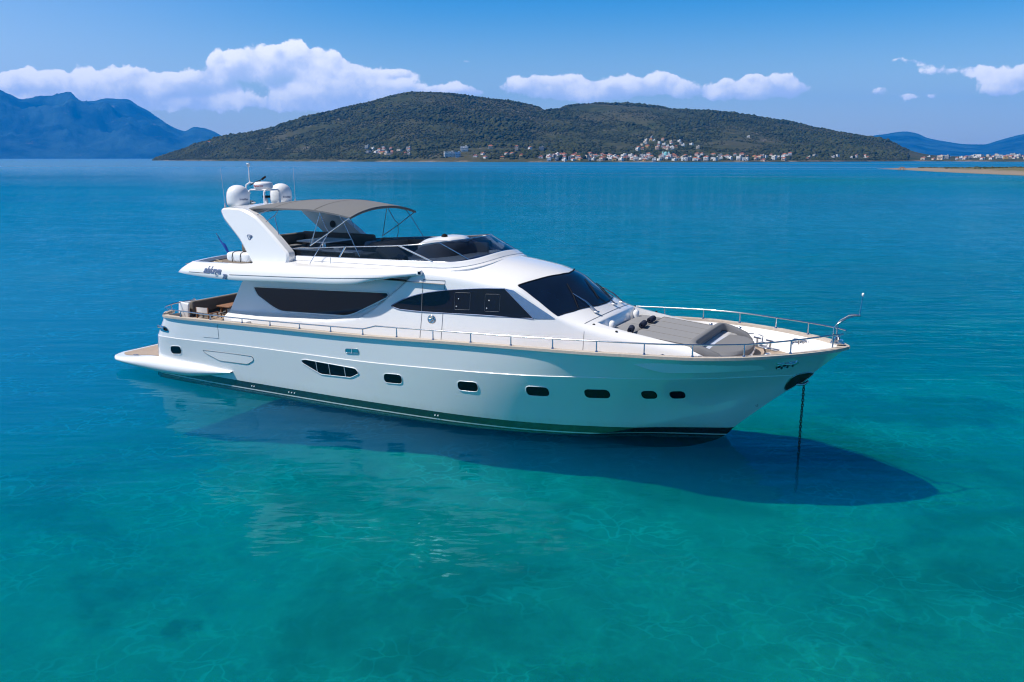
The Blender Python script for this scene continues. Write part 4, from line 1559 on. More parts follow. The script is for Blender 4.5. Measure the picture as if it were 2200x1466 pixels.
cushion(pd, 16.86, 17.52, -1.36, -0.02, lambda x: pad_z(x) - 0.005, 0.14, 0.03, 13)
cushion(pd, 16.86, 17.52, 0.02, 1.36, lambda x: pad_z(x) - 0.005, 0.14, 0.03, 13)
cushion(pd, 17.54, 19.30, -1.44, 1.44, lambda x: pad_z(x) + 0.015, 0.15, 0.03, 21)
pad_o = pd.build('sun_pad', M_PAD, trunk, fixn=True)
for y in (-0.72, 0.0, 0.72):
    MB().tube([(x, y, pad_z(x) + 0.0155) for x in np.linspace(17.60, 19.25, 12)], 0.006, 5).build('pad_seam', M_TAUPE, pad_o)
MB().tube([(x, s_ * 1.40, pad_z(x) + 0.004) for s_, rng_ in ((-1, np.linspace(17.58, 19.26, 10)), (1, np.linspace(19.26, 17.58, 10))) for x in rng_], 0.008, 5, closed=True).build('pad_piping', M_TAUPE, pad_o)
# bolster round the bow settee and the seat cushion
bo = MB()
ring = [(20.16, -1.50, 2.44), (19.98, -1.54, 2.53), (19.74, -1.56, 2.62), (19.52, -1.56, 2.69), (19.36, -1.54, 2.735), (19.28, -1.46, 2.755), (19.24, -1.30, 2.765), (19.23, -0.9, 2.77), (19.23, 0.0, 2.77)]
ring = ring + [(p[0], -p[1], p[2]) for p in ring[-2::-1]]
def sq_tube(mb, path, w, h, mi=0):
    P = [Vector(p) for p in path]
    rows = []
    for i, p in enumerate(P):
        t = (P[min(i + 1, len(P) - 1)] - P[max(i - 1, 0)]).normalized()
        a = t.cross(Vector((0, 0, 1))).normalized()
        k = 0.35 if i in (0, len(P) - 1) else 1.0
        ring_ = []
        for j in range(16):
            an = 2 * math.pi * j / 16
            cx_, cz_ = math.cos(an), math.sin(an)
            ring_.append(p + a * (w * k * math.copysign(abs(cx_) ** 0.55, cx_)) + Vector((0, 0, 1)) * (h * k * math.copysign(abs(cz_) ** 0.55, cz_)))
        rows.append(ring_)
    mb.grid(rows, mi, True, closev=True, flip=True)


sq_tube(bo, ring, 0.095, 0.115)
bo.build('settee_backrest', M_DKGREY if False else M_GREY, trunk)
se = MB()
g = []
for x in np.linspace(19.36, 20.46, 16):
    y = float(np.interp(x, [19.36, 19.8, 20.05, 20.25, 20.4, 20.46], [1.36, 1.36, 1.28, 1.05, 0.70, 0.30]))
    row = []
    for b in np.linspace(-1, 1, 19):
        e = min((1 - abs(b)) * y, 20.50 - x, x - 19.3)
        row.append((x, b * y, 2.60 - 0.07 * float(1 - sstep(e, 0, 0.12))))
    g.append(row)
se.grid(g, 0, True, flip=True)
rim = [g[0][j] for j in range(19)] + [g[i][18] for i in range(1, 16)] + [g[15][j] for j in range(17, -1, -1)] + [g[i][0] for i in range(14, 0, -1)]
se.grid([rim, [(p[0] - 0.0, p[1] * 1.01, p[2] - 0.10) for p in rim], [(p[0] - 0.03, p[1] * 0.98, p[2] - 0.20) for p in rim]], 0, True, closev=True)
se.build('settee_cushion', M_GREY, trunk, fixn=True)
# settee side table rail and cup holders
for s in (-1, 1):
    MB().tube([(19.9, s * 1.60, 2.58), (20.25, s * 1.62, 2.62), (20.45, s * 1.5, 2.58), (20.45, s * 1.42, 2.35)], 0.018, 7).build('grab_rail', M_STEEL, trunk)

# ---- foredeck gear -------------------------------------------------------------------------
fd = lambda x: float(deck_z(x))
gear = MB()
gear.lathe([(0.15, 0.0), (0.15, 0.03), (0.10, 0.05), (0.075, 0.12), (0.10, 0.20), (0.12, 0.22), (0.12, 0.235), (0.0, 0.24)], (20.80, 0.42, fd(20.8)), 18)
gear.build('windlass', M_STEEL, yacht)
for (x, y, r) in ((20.40, 1.45, 0.3), (20.80, 1.15, -0.3)):
    t_ = MB()
    t_.box((x, y, fd(x) + 0.02), (0.30, 0.10, 0.03), 0, 0.01, (0, 0, -0.6))
    t_.tube([(x - 0.08, y + 0.03, fd(x)), (x - 0.08 - .05 * r, y + 0.03, fd(x) + 0.26)], 0.03, 8)
    t_.tube([(x - 0.20, y + 0.10, fd(x) + 0.27), (x + 0.03, y - 0.04, fd(x) + 0.27)], 0.025, 8)
    t_.build('deck_cleat', M_STEEL, yacht)
for s in (-1, 1):
    # chrome fairlead in the bow bulwark, deck lights
    cx_ = 21.55
    f_ = MB()
    pts = []
    for a in np.linspace(0, 2 * np.pi, 17)[:-1]:
        pts.append((cx_ + 0.24 * math.copysign(abs(math.cos(a)) ** .6, math.cos(a)), s * (1.08 - 0.62 * (0.24 * math.cos(a))), 2.56 + 0.10 * math.copysign(abs(math.sin(a)) ** .6, math.sin(a))))
    f_.tube(pts, 0.03, 7, closed=True)
    fl = f_.build('bow_fairlead', M_STEEL, yacht)
    for (dx, yy) in ((-0.05, 1.10), (0.08, 1.02)):
        MB().tube([(cx_ + dx, s * yy, 2.47), (cx_ + dx, s * yy, 2.65)], 0.03, 7).build('fairlead_roller', M_STEEL, fl)
    for x in (18.75, 19.65):
        yy = float(pchip(SHEER[0], SHEER[1], x)) - 0.42
        zz = float(pchip(SHEER[0], SHEER[2], x)) - 0.18
        MB().lathe([(0.03, 0), (0.03, 0.08), (0.06, 0.10), (0.06, 0.17), (0.0, 0.19)], (x, s * yy, zz), 12).build('deck_filler', M_STEEL, yacht)
# stem head fitting and anchor windlass roller
MB().box((22.60, 0, 2.90), (0.34, 0.16, 0.06), 0, 0.02).tube([(22.52, -0.10, 2.97), (22.52, 0.10, 2.97)], 0.06, 10).tube(
    [(22.68, -0.09, 2.95), (22.68, 0.09, 2.95)], 0.05, 10).lathe([(0.05, 0), (0.05, 0.13), (0.07, 0.15), (0.0, 0.17)], (22.6, 0.0, 2.93), 10).build('stem_fitting', M_STEEL, yacht)

# ---- guard rails ---------------------------------------------------------------------------
def sheer_pt(x, inb=0.05):
    y = float(pchip(SHEER[0], SHEER[1], x))
    z = float(pchip(SHEER[0], SHEER[2], x))
    return y - inb, z + 0.045


RAIL_X = [1.15, 3.0, 4.21, 6.0, 7.57, 9.70, 9.73, 10.16, 11.72, 14.73, 17.15, 18.39, 19.55, 20.75, 21.72, 22.52, 23.0]
RAIL_Z = [2.42, 2.405, 2.41, 2.44, 2.48, 2.54, 2.54, 2.67, 2.72, 2.82, 2.93, 2.98, 3.02, 3.05, 3.12, 3.19, 3.20]


def rail_z(x):
    return float(np.interp(x, RAIL_X, RAIL_Z))


STX = [1.9, 3.35, 4.8, 6.01, 7.23, 8.47, 9.69, 10.92, 12.18, 13.42, 14.68, 15.92, 17.15, 18.40, 19.56, 20.70, 21.68]
for s in (-1, 1):
    path = []
    for x in np.concatenate([np.linspace(1.25, 9.70, 30), [9.95, 10.16], np.linspace(10.5, 21.6, 40), [22.0, 22.3, 22.55, 22.75]]):
        y, z = sheer_pt(min(x, 22.4), 0.06)
        if x > 22.4:
            y = max(0.10, y - (x - 22.4) * 1.0)
        path.append((x, s * y, rail_z(x)))
    stern = [(1.30, s * 1.55, 2.58), (0.95, s * 1.75, 2.52), (0.82, s * 2.15, 2.48), (0.88, s * 2.50, 2.45), (1.02, s * 2.66, 2.43)]
    rl = MB().tube(stern + path, 0.021, 8).build('guard_rail', M_STEEL, yacht)
    for x in STX:
        y, z = sheer_pt(x, 0.06)
        MB().tube([(x, s * y, z), (x, s * y, rail_z(x))], [0.022, 0.017], 7).lathe([(0.045, 0), (0.04, 0.02), (0.022, 0.05)], (x, s * y, z - 0.005), 10).build('stanchion', M_STEEL, rl)
    MB().tube([(0.86, s * 2.25, 2.20), (0.84, s * 2.25, 2.47)], 0.018, 7).build('stanchion', M_STEEL, rl)
    MB().tube([(22.53, s * 0.36, 2.82), (22.53, s * 0.36, 3.22)], 0.020, 7).build('stanchion', M_STEEL, rl)
pul = MB()
for s in (-1, 1):
    pul.tube([(22.53, s * 0.36, 3.20), (22.53, s * 0.36, 3.36), (22.60, s * 0.34, 3.45), (22.80, s * 0.26, 3.60), (22.95, s * 0.12, 3.645), (23.08, s * 0.03, 3.65)], 0.02, 8)
pul.tube([(23.06, 0, 3.63), (23.07, 0, 3.80), (23.10, 0, 4.16)], [0.02, 0.014, 0.012], 7)
pulpit = pul.build('bow_light_frame', M_STEEL, yacht)
MB().lathe([(0.0, 0.05), (0.03, 0.03), (0.03, -0.03), (0.0, -0.05)], (23.10, 0, 4.18), 10).build('bow_light', M_WHITE, pulpit)


# ---- flybridge -----------------------------------------------------------------------------
ZL_X = [1.75, 2.6, 4.2, 6.4, 9.3, 10.05, 11.38]
ZL_Z = [3.70, 3.655, 3.62, 3.70, 3.82, 3.98, 4.16]
ZT_X = [2.0, 3.9, 6.3, 8.2, 10.0, 11.1, 12.0]
ZT_Z = [4.08, 4.12, 4.19, 4.23, 4.30, 4.31, 4.28]
WY_X = [1.75, 2.3, 3.2, 5.0, 8.8, 10.2, 11.0, 11.38]
WY_Y = [2.66, 2.74, 2.79, 2.81, 2.80, 2.60, 2.38, 2.24]
CO_IN = lambda x: float(np.interp(x, [1.9, 4.6, 6.2, 10.5, 12.0], [2.36, 2.34, 2.03, 2.00, 1.90]))


def wing_profile(x):
    zl = float(pchip(ZL_X, ZL_Z, x))
    zt = float(pchip(ZT_X, ZT_Z, x))
    y = float(pchip(WY_X, WY_Y, x))
    h = zt - zl
    ci = CO_IN(x)
    zi = float(np.interp(x, [1.9, 4.6, 6.2, 12.0], [4.09, 4.14, 4.31, 4.34]))
    p = [(min(2.02, y - .1), zl + 0.06), (y - 0.12, zl + 0.004), (y - 0.02, zl + 0.025), (y, zl + 0.08)]
    for a in np.linspace(0, 1, 9)[1:]:
        an = a * math.pi / 2
        p.append((y - 0.20 * (1 - math.cos(an)) - 0.01 * a, zl + 0.08 + (h - 0.08) * (0.55 * a + 0.45 * math.sin(an))))
    yy = p[-1][0]
    for a in np.linspace(0, 1, 6)[1:]:
        p.append((yy + (ci - yy) * a, zt + (zi - zt) * a + 0.015 * math.sin(a * math.pi)))
    p.append((ci - 0.03, zi - 0.04))
    p.append((ci - 0.05, 3.98))
    return [(x, -q[0], q[1]) for q in p]


wx = np.concatenate([np.linspace(1.78, 2.6, 12), np.linspace(2.8, 11.38, 76)])
wp = [wing_profile(x) for x in wx]
# rake the after end: the lower lip reaches further aft than the top
for i, x in enumerate(wx):
    if x < 3.4:
        f = (3.4 - x) / 1.62
        wp[i] = [(p[0] + 0.50 * f * float(np.clip((p[2] - 3.70) / 0.38, 0, 1)), p[1], p[2]) for p in wp[i]]
fb = MB()
fb.grid(wp, 0, True)
e_ = wp[-1]
fb.add(e_, [tuple(range(len(e_)))], 0, False)
fb.mirror()
# after edge, bowed in plan, and the deck inside it
a0 = wp[0]
na = len(a0)
def aft_bow(y):
    return -0.66 * (1 - (abs(y) / 2.66) ** 2)


ag = []
for k in range(1, 13):
    p = a0[k]
    ag.append([(p[0] + aft_bow(p[1] * t) - aft_bow(p[1]), p[1] * t, p[2]) for t in np.linspace(1, -1, 33)])
rim_y = 2.34
pr = ag[-1]
ag.append([(q[0] + 0.14, q[1] * 0.97, q[2] + 0.008) for q in pr])
ag.append([(q[0] + 0.17, q[1] * 0.96, q[2] - 0.10) for q in pr])
fb.grid(ag, 0, True, flip=True)
under = [[(x, y, float(pchip(ZL_X, ZL_Z, x)) + 0.05) for y in np.linspace(-2.3, 2.3, 5)] for x in np.linspace(1.5, 4.9, 8)]
fb.grid(under, 0, False)
fly = fb.build('flybridge_deck', M_WHITE, yacht, merge=0.0008, fixn=True, auto=40)
fm = MB()
fm.grid([[(x, y, 3.975) for x in np.linspace(1.75, 12.2, 12)] for y in np.linspace(-2.3, 2.3, 5)], 0, False, flip=True)
fm.build('deck_carpet', M_FLOOR, fly)
BV_FLY = bvh_of(fly)
# scored styling line along the overhang
for s in (-1, 1):
    zz = lambda x: float(np.interp(x, [2.45, 4.25, 6.45, 8.3, 10.3], [3.79, 3.815, 3.89, 3.965, 4.075]))
    MB().tube([on_side(BV_FLY, x, zz(x), 0.0, s) for x in np.linspace(2.45, 3.45, 8)], 0.013, 6).build('styling_line', M_SEAM, fly)
    MB().tube([on_side(BV_FLY, x, zz(x), 0.0, s) for x in np.linspace(4.35, 10.3, 30)], 0.013, 6).build('styling_line', M_SEAM, fly)


# lettering helper: type set flat and wrapped onto a skin
def text_mesh(body, size, shear=0.0, extrude=0.004, space=1.0, bold=0.0):
    cu = bpy.data.curves.new('lettering', 'FONT')
    cu.body = body
    cu.size = size
    cu.shear = shear
    cu.extrude = extrude
    cu.offset = bold
    cu.space_character = space
    cu.resolution_u = 3
    o = bpy.data.objects.new('lettering', cu)
    sc.collection.objects.link(o)
    dg = bpy.context.evaluated_depsgraph_get()
    me = bpy.data.meshes.new_from_object(o.evaluated_get(dg))
    bpy.data.objects.remove(o)
    bpy.data.curves.remove(cu)
    return me


def letter_on(bv, name, body, x, z, size, mat, parent, side=-1, shear=0.25, slope=0.0, space=1.0, off=0.006):
    me = text_mesh(body, size, shear, 0.006, space, 0.006)
    w = max(v.co.x for v in me.vertices)
    for v in me.vertices:
        lx = v.co.x if side < 0 else (w - v.co.x)
        p = on_side(bv, x + lx, z + v.co.y + slope * lx, 0.0, side)
        v.co = p + Vector((0, side * (off + v.co.z + 0.006), 0))
    me.materials.clear()
    me.materials.append(mat)
    return link(bpy.data.objects.new(name, me), parent)


for s in (-1, 1):
    letter_on(BV_FLY, 'name_lettering', 'alalunga', 3.16, 3.82, 0.30, M_LETTER, fly, s, 0.35, -0.01, 0.86)
    letter_on(BV_FLY, 'name_lettering', '78', 4.02 if s < 0 else 3.5, 3.665, 0.22, M_LETTER, fly, s, 0.35, 0.0, 0.85)
# forward end of the overhang: small boxed side light
for s in (-1, 1):
    b_ = MB().box((11.36, s * 2.22, 4.25), (0.16, 0.15, 0.17), 0, 0.04).build('side_light_box', M_WHITE, fly)
    MB().box((11.39, s * 2.275, 4.255), (0.09, 0.05, 0.09), 0, 0.01).build('side_light', M_GLASS, b_)

# coaming
CB = [(5.9, 2.05, 4.24), (8.7, 2.03, 4.26), (10.5, 2.02, 4.26), (11.6, 1.98, 4.28), (12.15, 1.95, 4.30), (12.66, 1.78, 4.36), (13.0, 1.40, 4.44), (13.14, 1.0, 4.50), (13.18, 0.5, 4.54), (13.18, 0.0, 4.55)]
CT = [(5.9, 1.97, 4.44), (8.8, 1.96, 4.49), (10.5, 1.95, 4.52), (11.5, 1.92, 4.535), (12.05, 1.87, 4.55), (12.52, 1.64, 4.595), (12.78, 1.28, 4.65), (12.90, 0.90, 4.70), (12.95, 0.45, 4.735), (12.95, 0.0, 4.745)]
GT = [(5.75, 1.90, 4.63), (8.3, 1.87, 4.82), (9.9, 1.84, 4.92), (10.9, 1.79, 5.00), (11.35, 1.70, 5.05), (11.72, 1.42, 5.095), (11.93, 1.02, 5.12), (12.02, 0.66, 5.13), (12.06, 0.30, 5.135), (12.06, 0.0, 5.135)]


def smooth_path(pts, n=60):
    P = np.array(pts)
    P = np.concatenate([P, (P[::-1] * np.array([1, -1, 1]))[1:]])  # round to the other side
    d = np.concatenate([[0], np.cumsum(np.linalg.norm(np.diff(P, axis=0), axis=1))])
    # common parameter: control point index, so that the rings correspond
    t = np.linspace(0, len(P) - 1, n)
    k = np.arange(len(P))
    return np.stack([pchip(k, P[:, i], t) for i in range(3)], -1) * np.array([1, -1, 1])


N_C = 121
cb_, ct_, gt_ = smooth_path(CB, N_C), smooth_path(CT, N_C), smooth_path(GT, N_C)
def off_in(c, d, dz):
    """move a ring inwards (towards the cockpit) and up"""
    out = c.copy()
    for i in range(len(c)):
        a, b = c[max(i - 1, 0)], c[min(i + 1, len(c) - 1)]
        t = (b - a)[:2]
        t = t / (np.linalg.norm(t) + 1e-9)
        out[i, 0] += -t[1] * d
        out[i, 1] += t[0] * d
        out[i, 2] += dz
    return out


inw = 1.0 if (off_in(ct_, 0.1, 0)[5][1] > ct_[5][1]) else -1.0
mid = cb_ + (ct_ - cb_) * 0.42
mid2 = off_in(cb_ + (ct_ - cb_) * 0.45, -inw * 0.022, 0.0)
rings = [off_in(cb_, 0, -0.12), cb_, off_in(cb_, -inw * 0.012, 0.03), mid, mid2, cb_ + (ct_ - cb_) * 0.88, ct_, off_in(ct_, inw * 0.04, 0.012), off_in(ct_, inw * 0.16, 0.0), off_in(ct_, inw * 0.18, -0.5)]
cm = MB()
cm.grid([[tuple(p) for p in r] for r in rings], 0, True)
coam = cm.build('flybridge_coaming', M_WHITE, yacht, fixn=True, auto=40)
gm = MB()
g0 = off_in(ct_, inw * 0.045, 0.008)
gm.grid([[tuple(a + (b - a) * t) for a, b in zip(g0, gt_)] for t in (0, 0.5, 1)], 0, True)
fg = gm.build('flybridge_windscreen', M_FLYGLASS, coam)
MB().tube([tuple(p) for p in gt_], 0.016, 7).build('glass_top_rail', M_STEEL, fg)
MB().tube([tuple(p) for p in g0], 0.016, 6).build('glass_base_rail', M_STEEL, fg)
def glass_bar(i, j, w, mat=M_STEEL):
    a, b = Vector(g0[i]), Vector(gt_[j])
    MB().tube([a, b], w, 6).build('glass_bracket', mat, fg)


def near_x(c, x, first=True):
    h = (N_C + 1) // 2
    return int(np.argmin(np.abs(c[:h, 0] - x)))


for (xa, xb) in ((8.35, 8.28), (11.55, 10.35), (12.60, 11.62)):
    i, j = near_x(g0, xa), near_x(gt_, xb)
    w = 0.035 if xa < 12 else 0.022
    glass_bar(i, j, w)
    glass_bar(N_C - 1 - i, N_C - 1 - j, w)

# helm pod, sun lounge, bar, sofas and table inside the coaming
def pod_shape():
    m_ = MB()
    X = np.linspace(9.75, 11.75, 22)
    g = []
    for x in X:
        t = (x - 9.75) / 2.0
        w = 0.92 * (1 - abs(2 * t - 1) ** 3.5) ** 0.5 + 0.04
        h = float(np.interp(t, [0, 0.12, 0.35, 0.7, 0.9, 1.0], [0.30, 0.64, 0.90, 1.02, 0.90, 0.45]))
        row = []
        for a in np.linspace(0, 1, 19):
            an = math.pi * a
            cx_, sx_ = math.cos(an), math.sin(an)
            row.append((x, 0.10 + w * math.copysign(abs(cx_) ** 0.6, cx_), 4.05 + h * abs(sx_) ** 0.5))
        g.append(row)
    m_.grid(g, 0, True)
    m_.add(g[0], [tuple(range(len(g[0])))], 0, False)
    m_.add(g[-1], [tuple(range(len(g[0])))], 0, False)
    return m_


pod = pod_shape().build('helm_console', M_GREY, fly, fixn=True)
cap_ = MB()
g = []
for t in np.linspace(0, 1, 16):
    x = 9.92 + 1.62 * t
    w = 0.70 * (1 - abs(2 * t - 1) ** 3) ** 0.5 + 0.03
    z = float(np.interp(t, [0, 0.25, 0.6, 0.85, 1], [4.84, 5.04, 5.15, 5.14, 5.02]))
    g.append([(x, 0.10 + w * c, z - 0.10 * abs(c) ** 3) for c in np.linspace(-1, 1, 13)])
cap_.grid(g, 0, True, flip=True)
rim = [g[0][j] for j in range(13)] + [g[i][12] for i in range(1, 16)] + [g[15][j] for j in range(11, -1, -1)] + [g[i][0] for i in range(14, 0, -1)]
cap_.grid([rim, [(p[0], p[1], p[2] - 0.13) for p in rim]], 0, True, closev=True)
hc = cap_.build('console_hood', M_WHITE, pod, fixn=True)
MB().lathe([(0.10, 0.0), (0.10, 0.05), (0.06, 0.10), (0.0, 0.12)], (11.0, -0.28, 5.10), 12).build('compass', M_BLACK, pod)
lg = MB()
cushion(lg, 9.9, 12.3, -1.72, -0.55, lambda x: 4.43 + 0.0 * x, 0.35, 0.05, 13)
lg.build('sun_lounge', M_DKGREY, fly, fixn=True)
lb = MB()
lb.box((9.62, -1.15, 4.62), (0.62, 0.95, 0.14), 0, 0.05, (0, 0.55, 0))
lb.build('lounge_backrest', M_TAUPE, fly)
MB().tube([(10.55, -0.62, 4.60), (11.35, -0.70, 4.52)], 0.016, 7).build('console_handrail', M_STEEL, fly)
# bar counter along the starboard side
br = MB()
br.box((7.35, -1.50, 4.635), (2.5, 0.55, 0.05), 0, 0.02)
bar = br.build('bar_counter', M_WHITE, fly)
MB().box((7.15, -1.50, 4.30), (1.9, 0.46, 0.60), 0, 0.02).build('bar_front', M_DKGREY, bar)
MB().box((8.85, -1.45, 4.32), (0.62, 0.55, 0.64), 0, 0.03).build('bar_cabinet', M_GREY, bar)
MB().lathe([(0.025, 0), (0.025, 0.03), (0.012, 0.04), (0.012, 0.16), (0.03, 0.17), (0.0, 0.18)], (7.1, -1.42, 4.66), 10).build('bar_tap', M_STEEL, bar)
MB().box((7.75, -1.45, 4.70), (0.22, 0.18, 0.09), 0, 0.02).build('tissue_box', M_CHAIRCLOTH, bar)
# after U shaped sofa, on the port side and across
def sofa(name, parts, parent, mat):
    m_ = MB()
    for c, d, bev, rot in parts:
        m_.box(c, d, 0, bev, rot)
    return m_.build(name, mat, parent)


us = sofa('corner_sofa', [((5.15, 1.35, 4.23), (3.2, 0.80, 0.44), 0.06, None), ((3.95, 0.10, 4.23), (0.80, 2.6, 0.44), 0.06, None)], fly, M_GREY)
sofa('sofa_backrest', [((5.1, 1.80, 4.64), (3.3, 0.20, 0.42), 0.08, None), ((3.50, 0.25, 4.62), (0.20, 3.0, 0.40), 0.08, None), ((3.9, -1.25, 4.50), (0.9, 0.18, 0.34), 0.07, None)], us, M_TAUPE)
sofa('sofa_arm', [((4.85, -1.05, 4.30), (0.75, 0.62, 0.62), 0.06, None)], us, M_TAUPE)
fs_ = sofa('forward_sofa', [((7.75, 0.75, 4.22), (0.85, 1.9, 0.42), 0.06, None)], fly, M_DKGREY)
sofa('sofa_backrest', [((8.15, 0.75, 4.56), (0.22, 2.0, 0.50), 0.08, None), ((7.6, 1.78, 4.55), (1.1, 0.2, 0.44), 0.08, None)], fs_, M_TAUPE)
tb = MB().box((6.05, -0.10, 4.775), (1.25, 1.35, 0.05), 0, 0.02).build('flybridge_table', M_DOME, fly)
MB().lathe([(0.20, 0.0), (0.20, 0.02), (0.05, 0.04), (0.05, 0.76)], (6.05, -0.1, 4.0), 14).build('table_leg', M_STEEL, tb)
fs2 = sofa('port_bench', [((9.5, 1.45, 4.20), (2.4, 0.65, 0.40), 0.06, None)], fly, M_DKGREY)
sofa('bench_backrest', [((9.7, 1.76, 4.55), (3.4, 0.10, 0.46), 0.04, None)], fs2, M_TAUPE)

# loose cushions, towel (things of their own)
CUSH = [((7.62, 0.35, 4.62), (0.5, -0.25), 'pale blue cushion leaning on the flybridge sofa, nearest the bar counter'),
        ((7.85, 0.95, 4.62), (0.45, 0.1), 'pale blue cushion in the middle of the forward flybridge sofa'),
        ((7.80, 1.45, 4.62), (0.5, 0.3), 'pale blue cushion at the port end of the forward flybridge sofa')]
for (loc, (ry, rz), lab) in CUSH:
    m_ = MB()
    g = []
    for a in np.linspace(-1, 1, 11):
        row = []
        for b in np.linspace(-1, 1, 11):
            k = (1 - a ** 4) * (1 - b ** 4)
            row.append((0.09 * max(k, 0) ** 0.5, b * 0.24 * (1 - 0.06 * (1 - a * a)), a * 0.20 * (1 - 0.06 * (1 - b * b))))
        g.append(row)
    m_.grid(g, 0, True, flip=True)
    m_.grid([[(-p[0], p[1], p[2]) for p in row] for row in g], 0, True)
    q = Matrix.Rotation(rz, 3, 'Z') @ Matrix.Rotation(ry, 3, 'Y')
    m_.v = [tuple(q @ Vector(v)) for v in m_.v]
    o = m_.build('cushion', M_SCATTER, None, merge=0.0005, fixn=True)
    aboard(o, loc)
    tag(o, lab, 'cushion', 'loose cushions on the flybridge sofa')


def towel(loc, rz, lab, L=0.42, r=0.085, grp='rolled navy towels on the foredeck sun pad', par=None):
    m_ = MB()
    rows = []
    n = 34
    for i in range(n + 1):       # a spiral roll
        a = i / n * math.pi * 5.2
        rr = r * (0.28 + 0.72 * i / n)
        rows.append([(rr * math.cos(a), y * L / 2, r + rr * math.sin(a)) for y in np.linspace(-1, 1, 5)])
    last = rows[-1][0]
    m_.grid(rows, 0, True)
    m_.lathe([(r * 0.25, -L / 2 * 0.97), (r * 0.96, -L / 2 * 0.98), (r * 1.0, -L / 2 * 0.9), (r * 1.0, L / 2 * 0.9), (r * 0.96, L / 2 * 0.98), (r * 0.25, L / 2 * 0.97)], (0, 0, 0), 18)
    k = len(m_.v) - 6 * 18
    m_.v[k:] = [(p[0], p[2], p[1] + r) for p in m_.v[k:]]
    o = m_.build('rolled_towel', M_NAVY)
    aboard(o, loc, rz)
    tag(o, lab, 'towel', grp)
    return o


pz_ = lambda x: pad_z(x) + 0.012
towel((17.52, -1.27, pz_(17.5)), 0.25, 'rolled navy towel on the sun pad, nearest the camera of the three')
towel((17.56, -0.42, pz_(17.56)), 0.15, 'rolled navy towel in the middle of the sun pad, between two others')
towel((17.54, 0.36, pz_(17.54)), 0.05, 'rolled navy towel on the sun pad, farthest from the camera of the three')
towel((10.15, -1.35, 4.435), 0.9, 'rolled dark towel behind the smoked flybridge glass, beside the tilted lounge backrest', 0.7, 0.09, None)

M_ANT = simple('antenna_fibreglass', (0.45, 0.47, 0.50), 0.5, nscale=9.0, namt=0.05)

# ---- radar arch ----------------------------------------------------------------------------
def leg_pts(x, z, inner=False):
    t = (z - 4.2) / 1.7
    y = 2.34 - 0.32 * t
    return y


LEG = [(4.96, 4.10), (6.36, 4.16), (6.45, 4.34), (6.42, 4.56), (5.78, 5.06), (5.25, 5.44), (4.92, 5.66), (4.60, 5.80), (4.30, 5.89), (3.70, 5.92), (3.42, 5.89), (3.31, 5.79), (3.50, 5.52), (4.26, 4.90)]
ar = MB()
def inset_poly(poly, d):
    n = len(poly)
    out = []
    for i in range(n):
        a, b, c = np.array(poly[i - 1]), np.array(poly[i]), np.array(poly[(i + 1) % n])
        t = (c - a) / np.linalg.norm(c - a)
        out.append((b[0] - t[1] * d, b[1] + t[0] * d))
    return out


LP = round_poly(LEG, 0.10, 3)
LI = inset_poly(LP, 0.07)
ring1 = [(p[0], -(leg_pts(*p) - 0.32), p[1]) for p in LP]
ring2 = [(p[0], -(leg_pts(*p) - 0.055), p[1]) for p in LP]
ring3 = [(p[0], -leg_pts(*p), p[1]) for p in LI]
ar.grid([ring1, ring2, ring3], 0, False, closev=True)
nL = len(LP)
fz = np.linspace(min(p[1] for p in LI) + 0.002, max(p[1] for p in LI) - 0.002, 60)
LIs = [(p[1], p[0]) for p in LI]
ar.grid([[(x, -leg_pts(x, z), z) for x in np.linspace(*span(LIs, z), 5)] for z in fz], 0, False)
ar.add(ring1, [tuple(range(nL - 1, -1, -1))], 0, False)
ar.mirror()
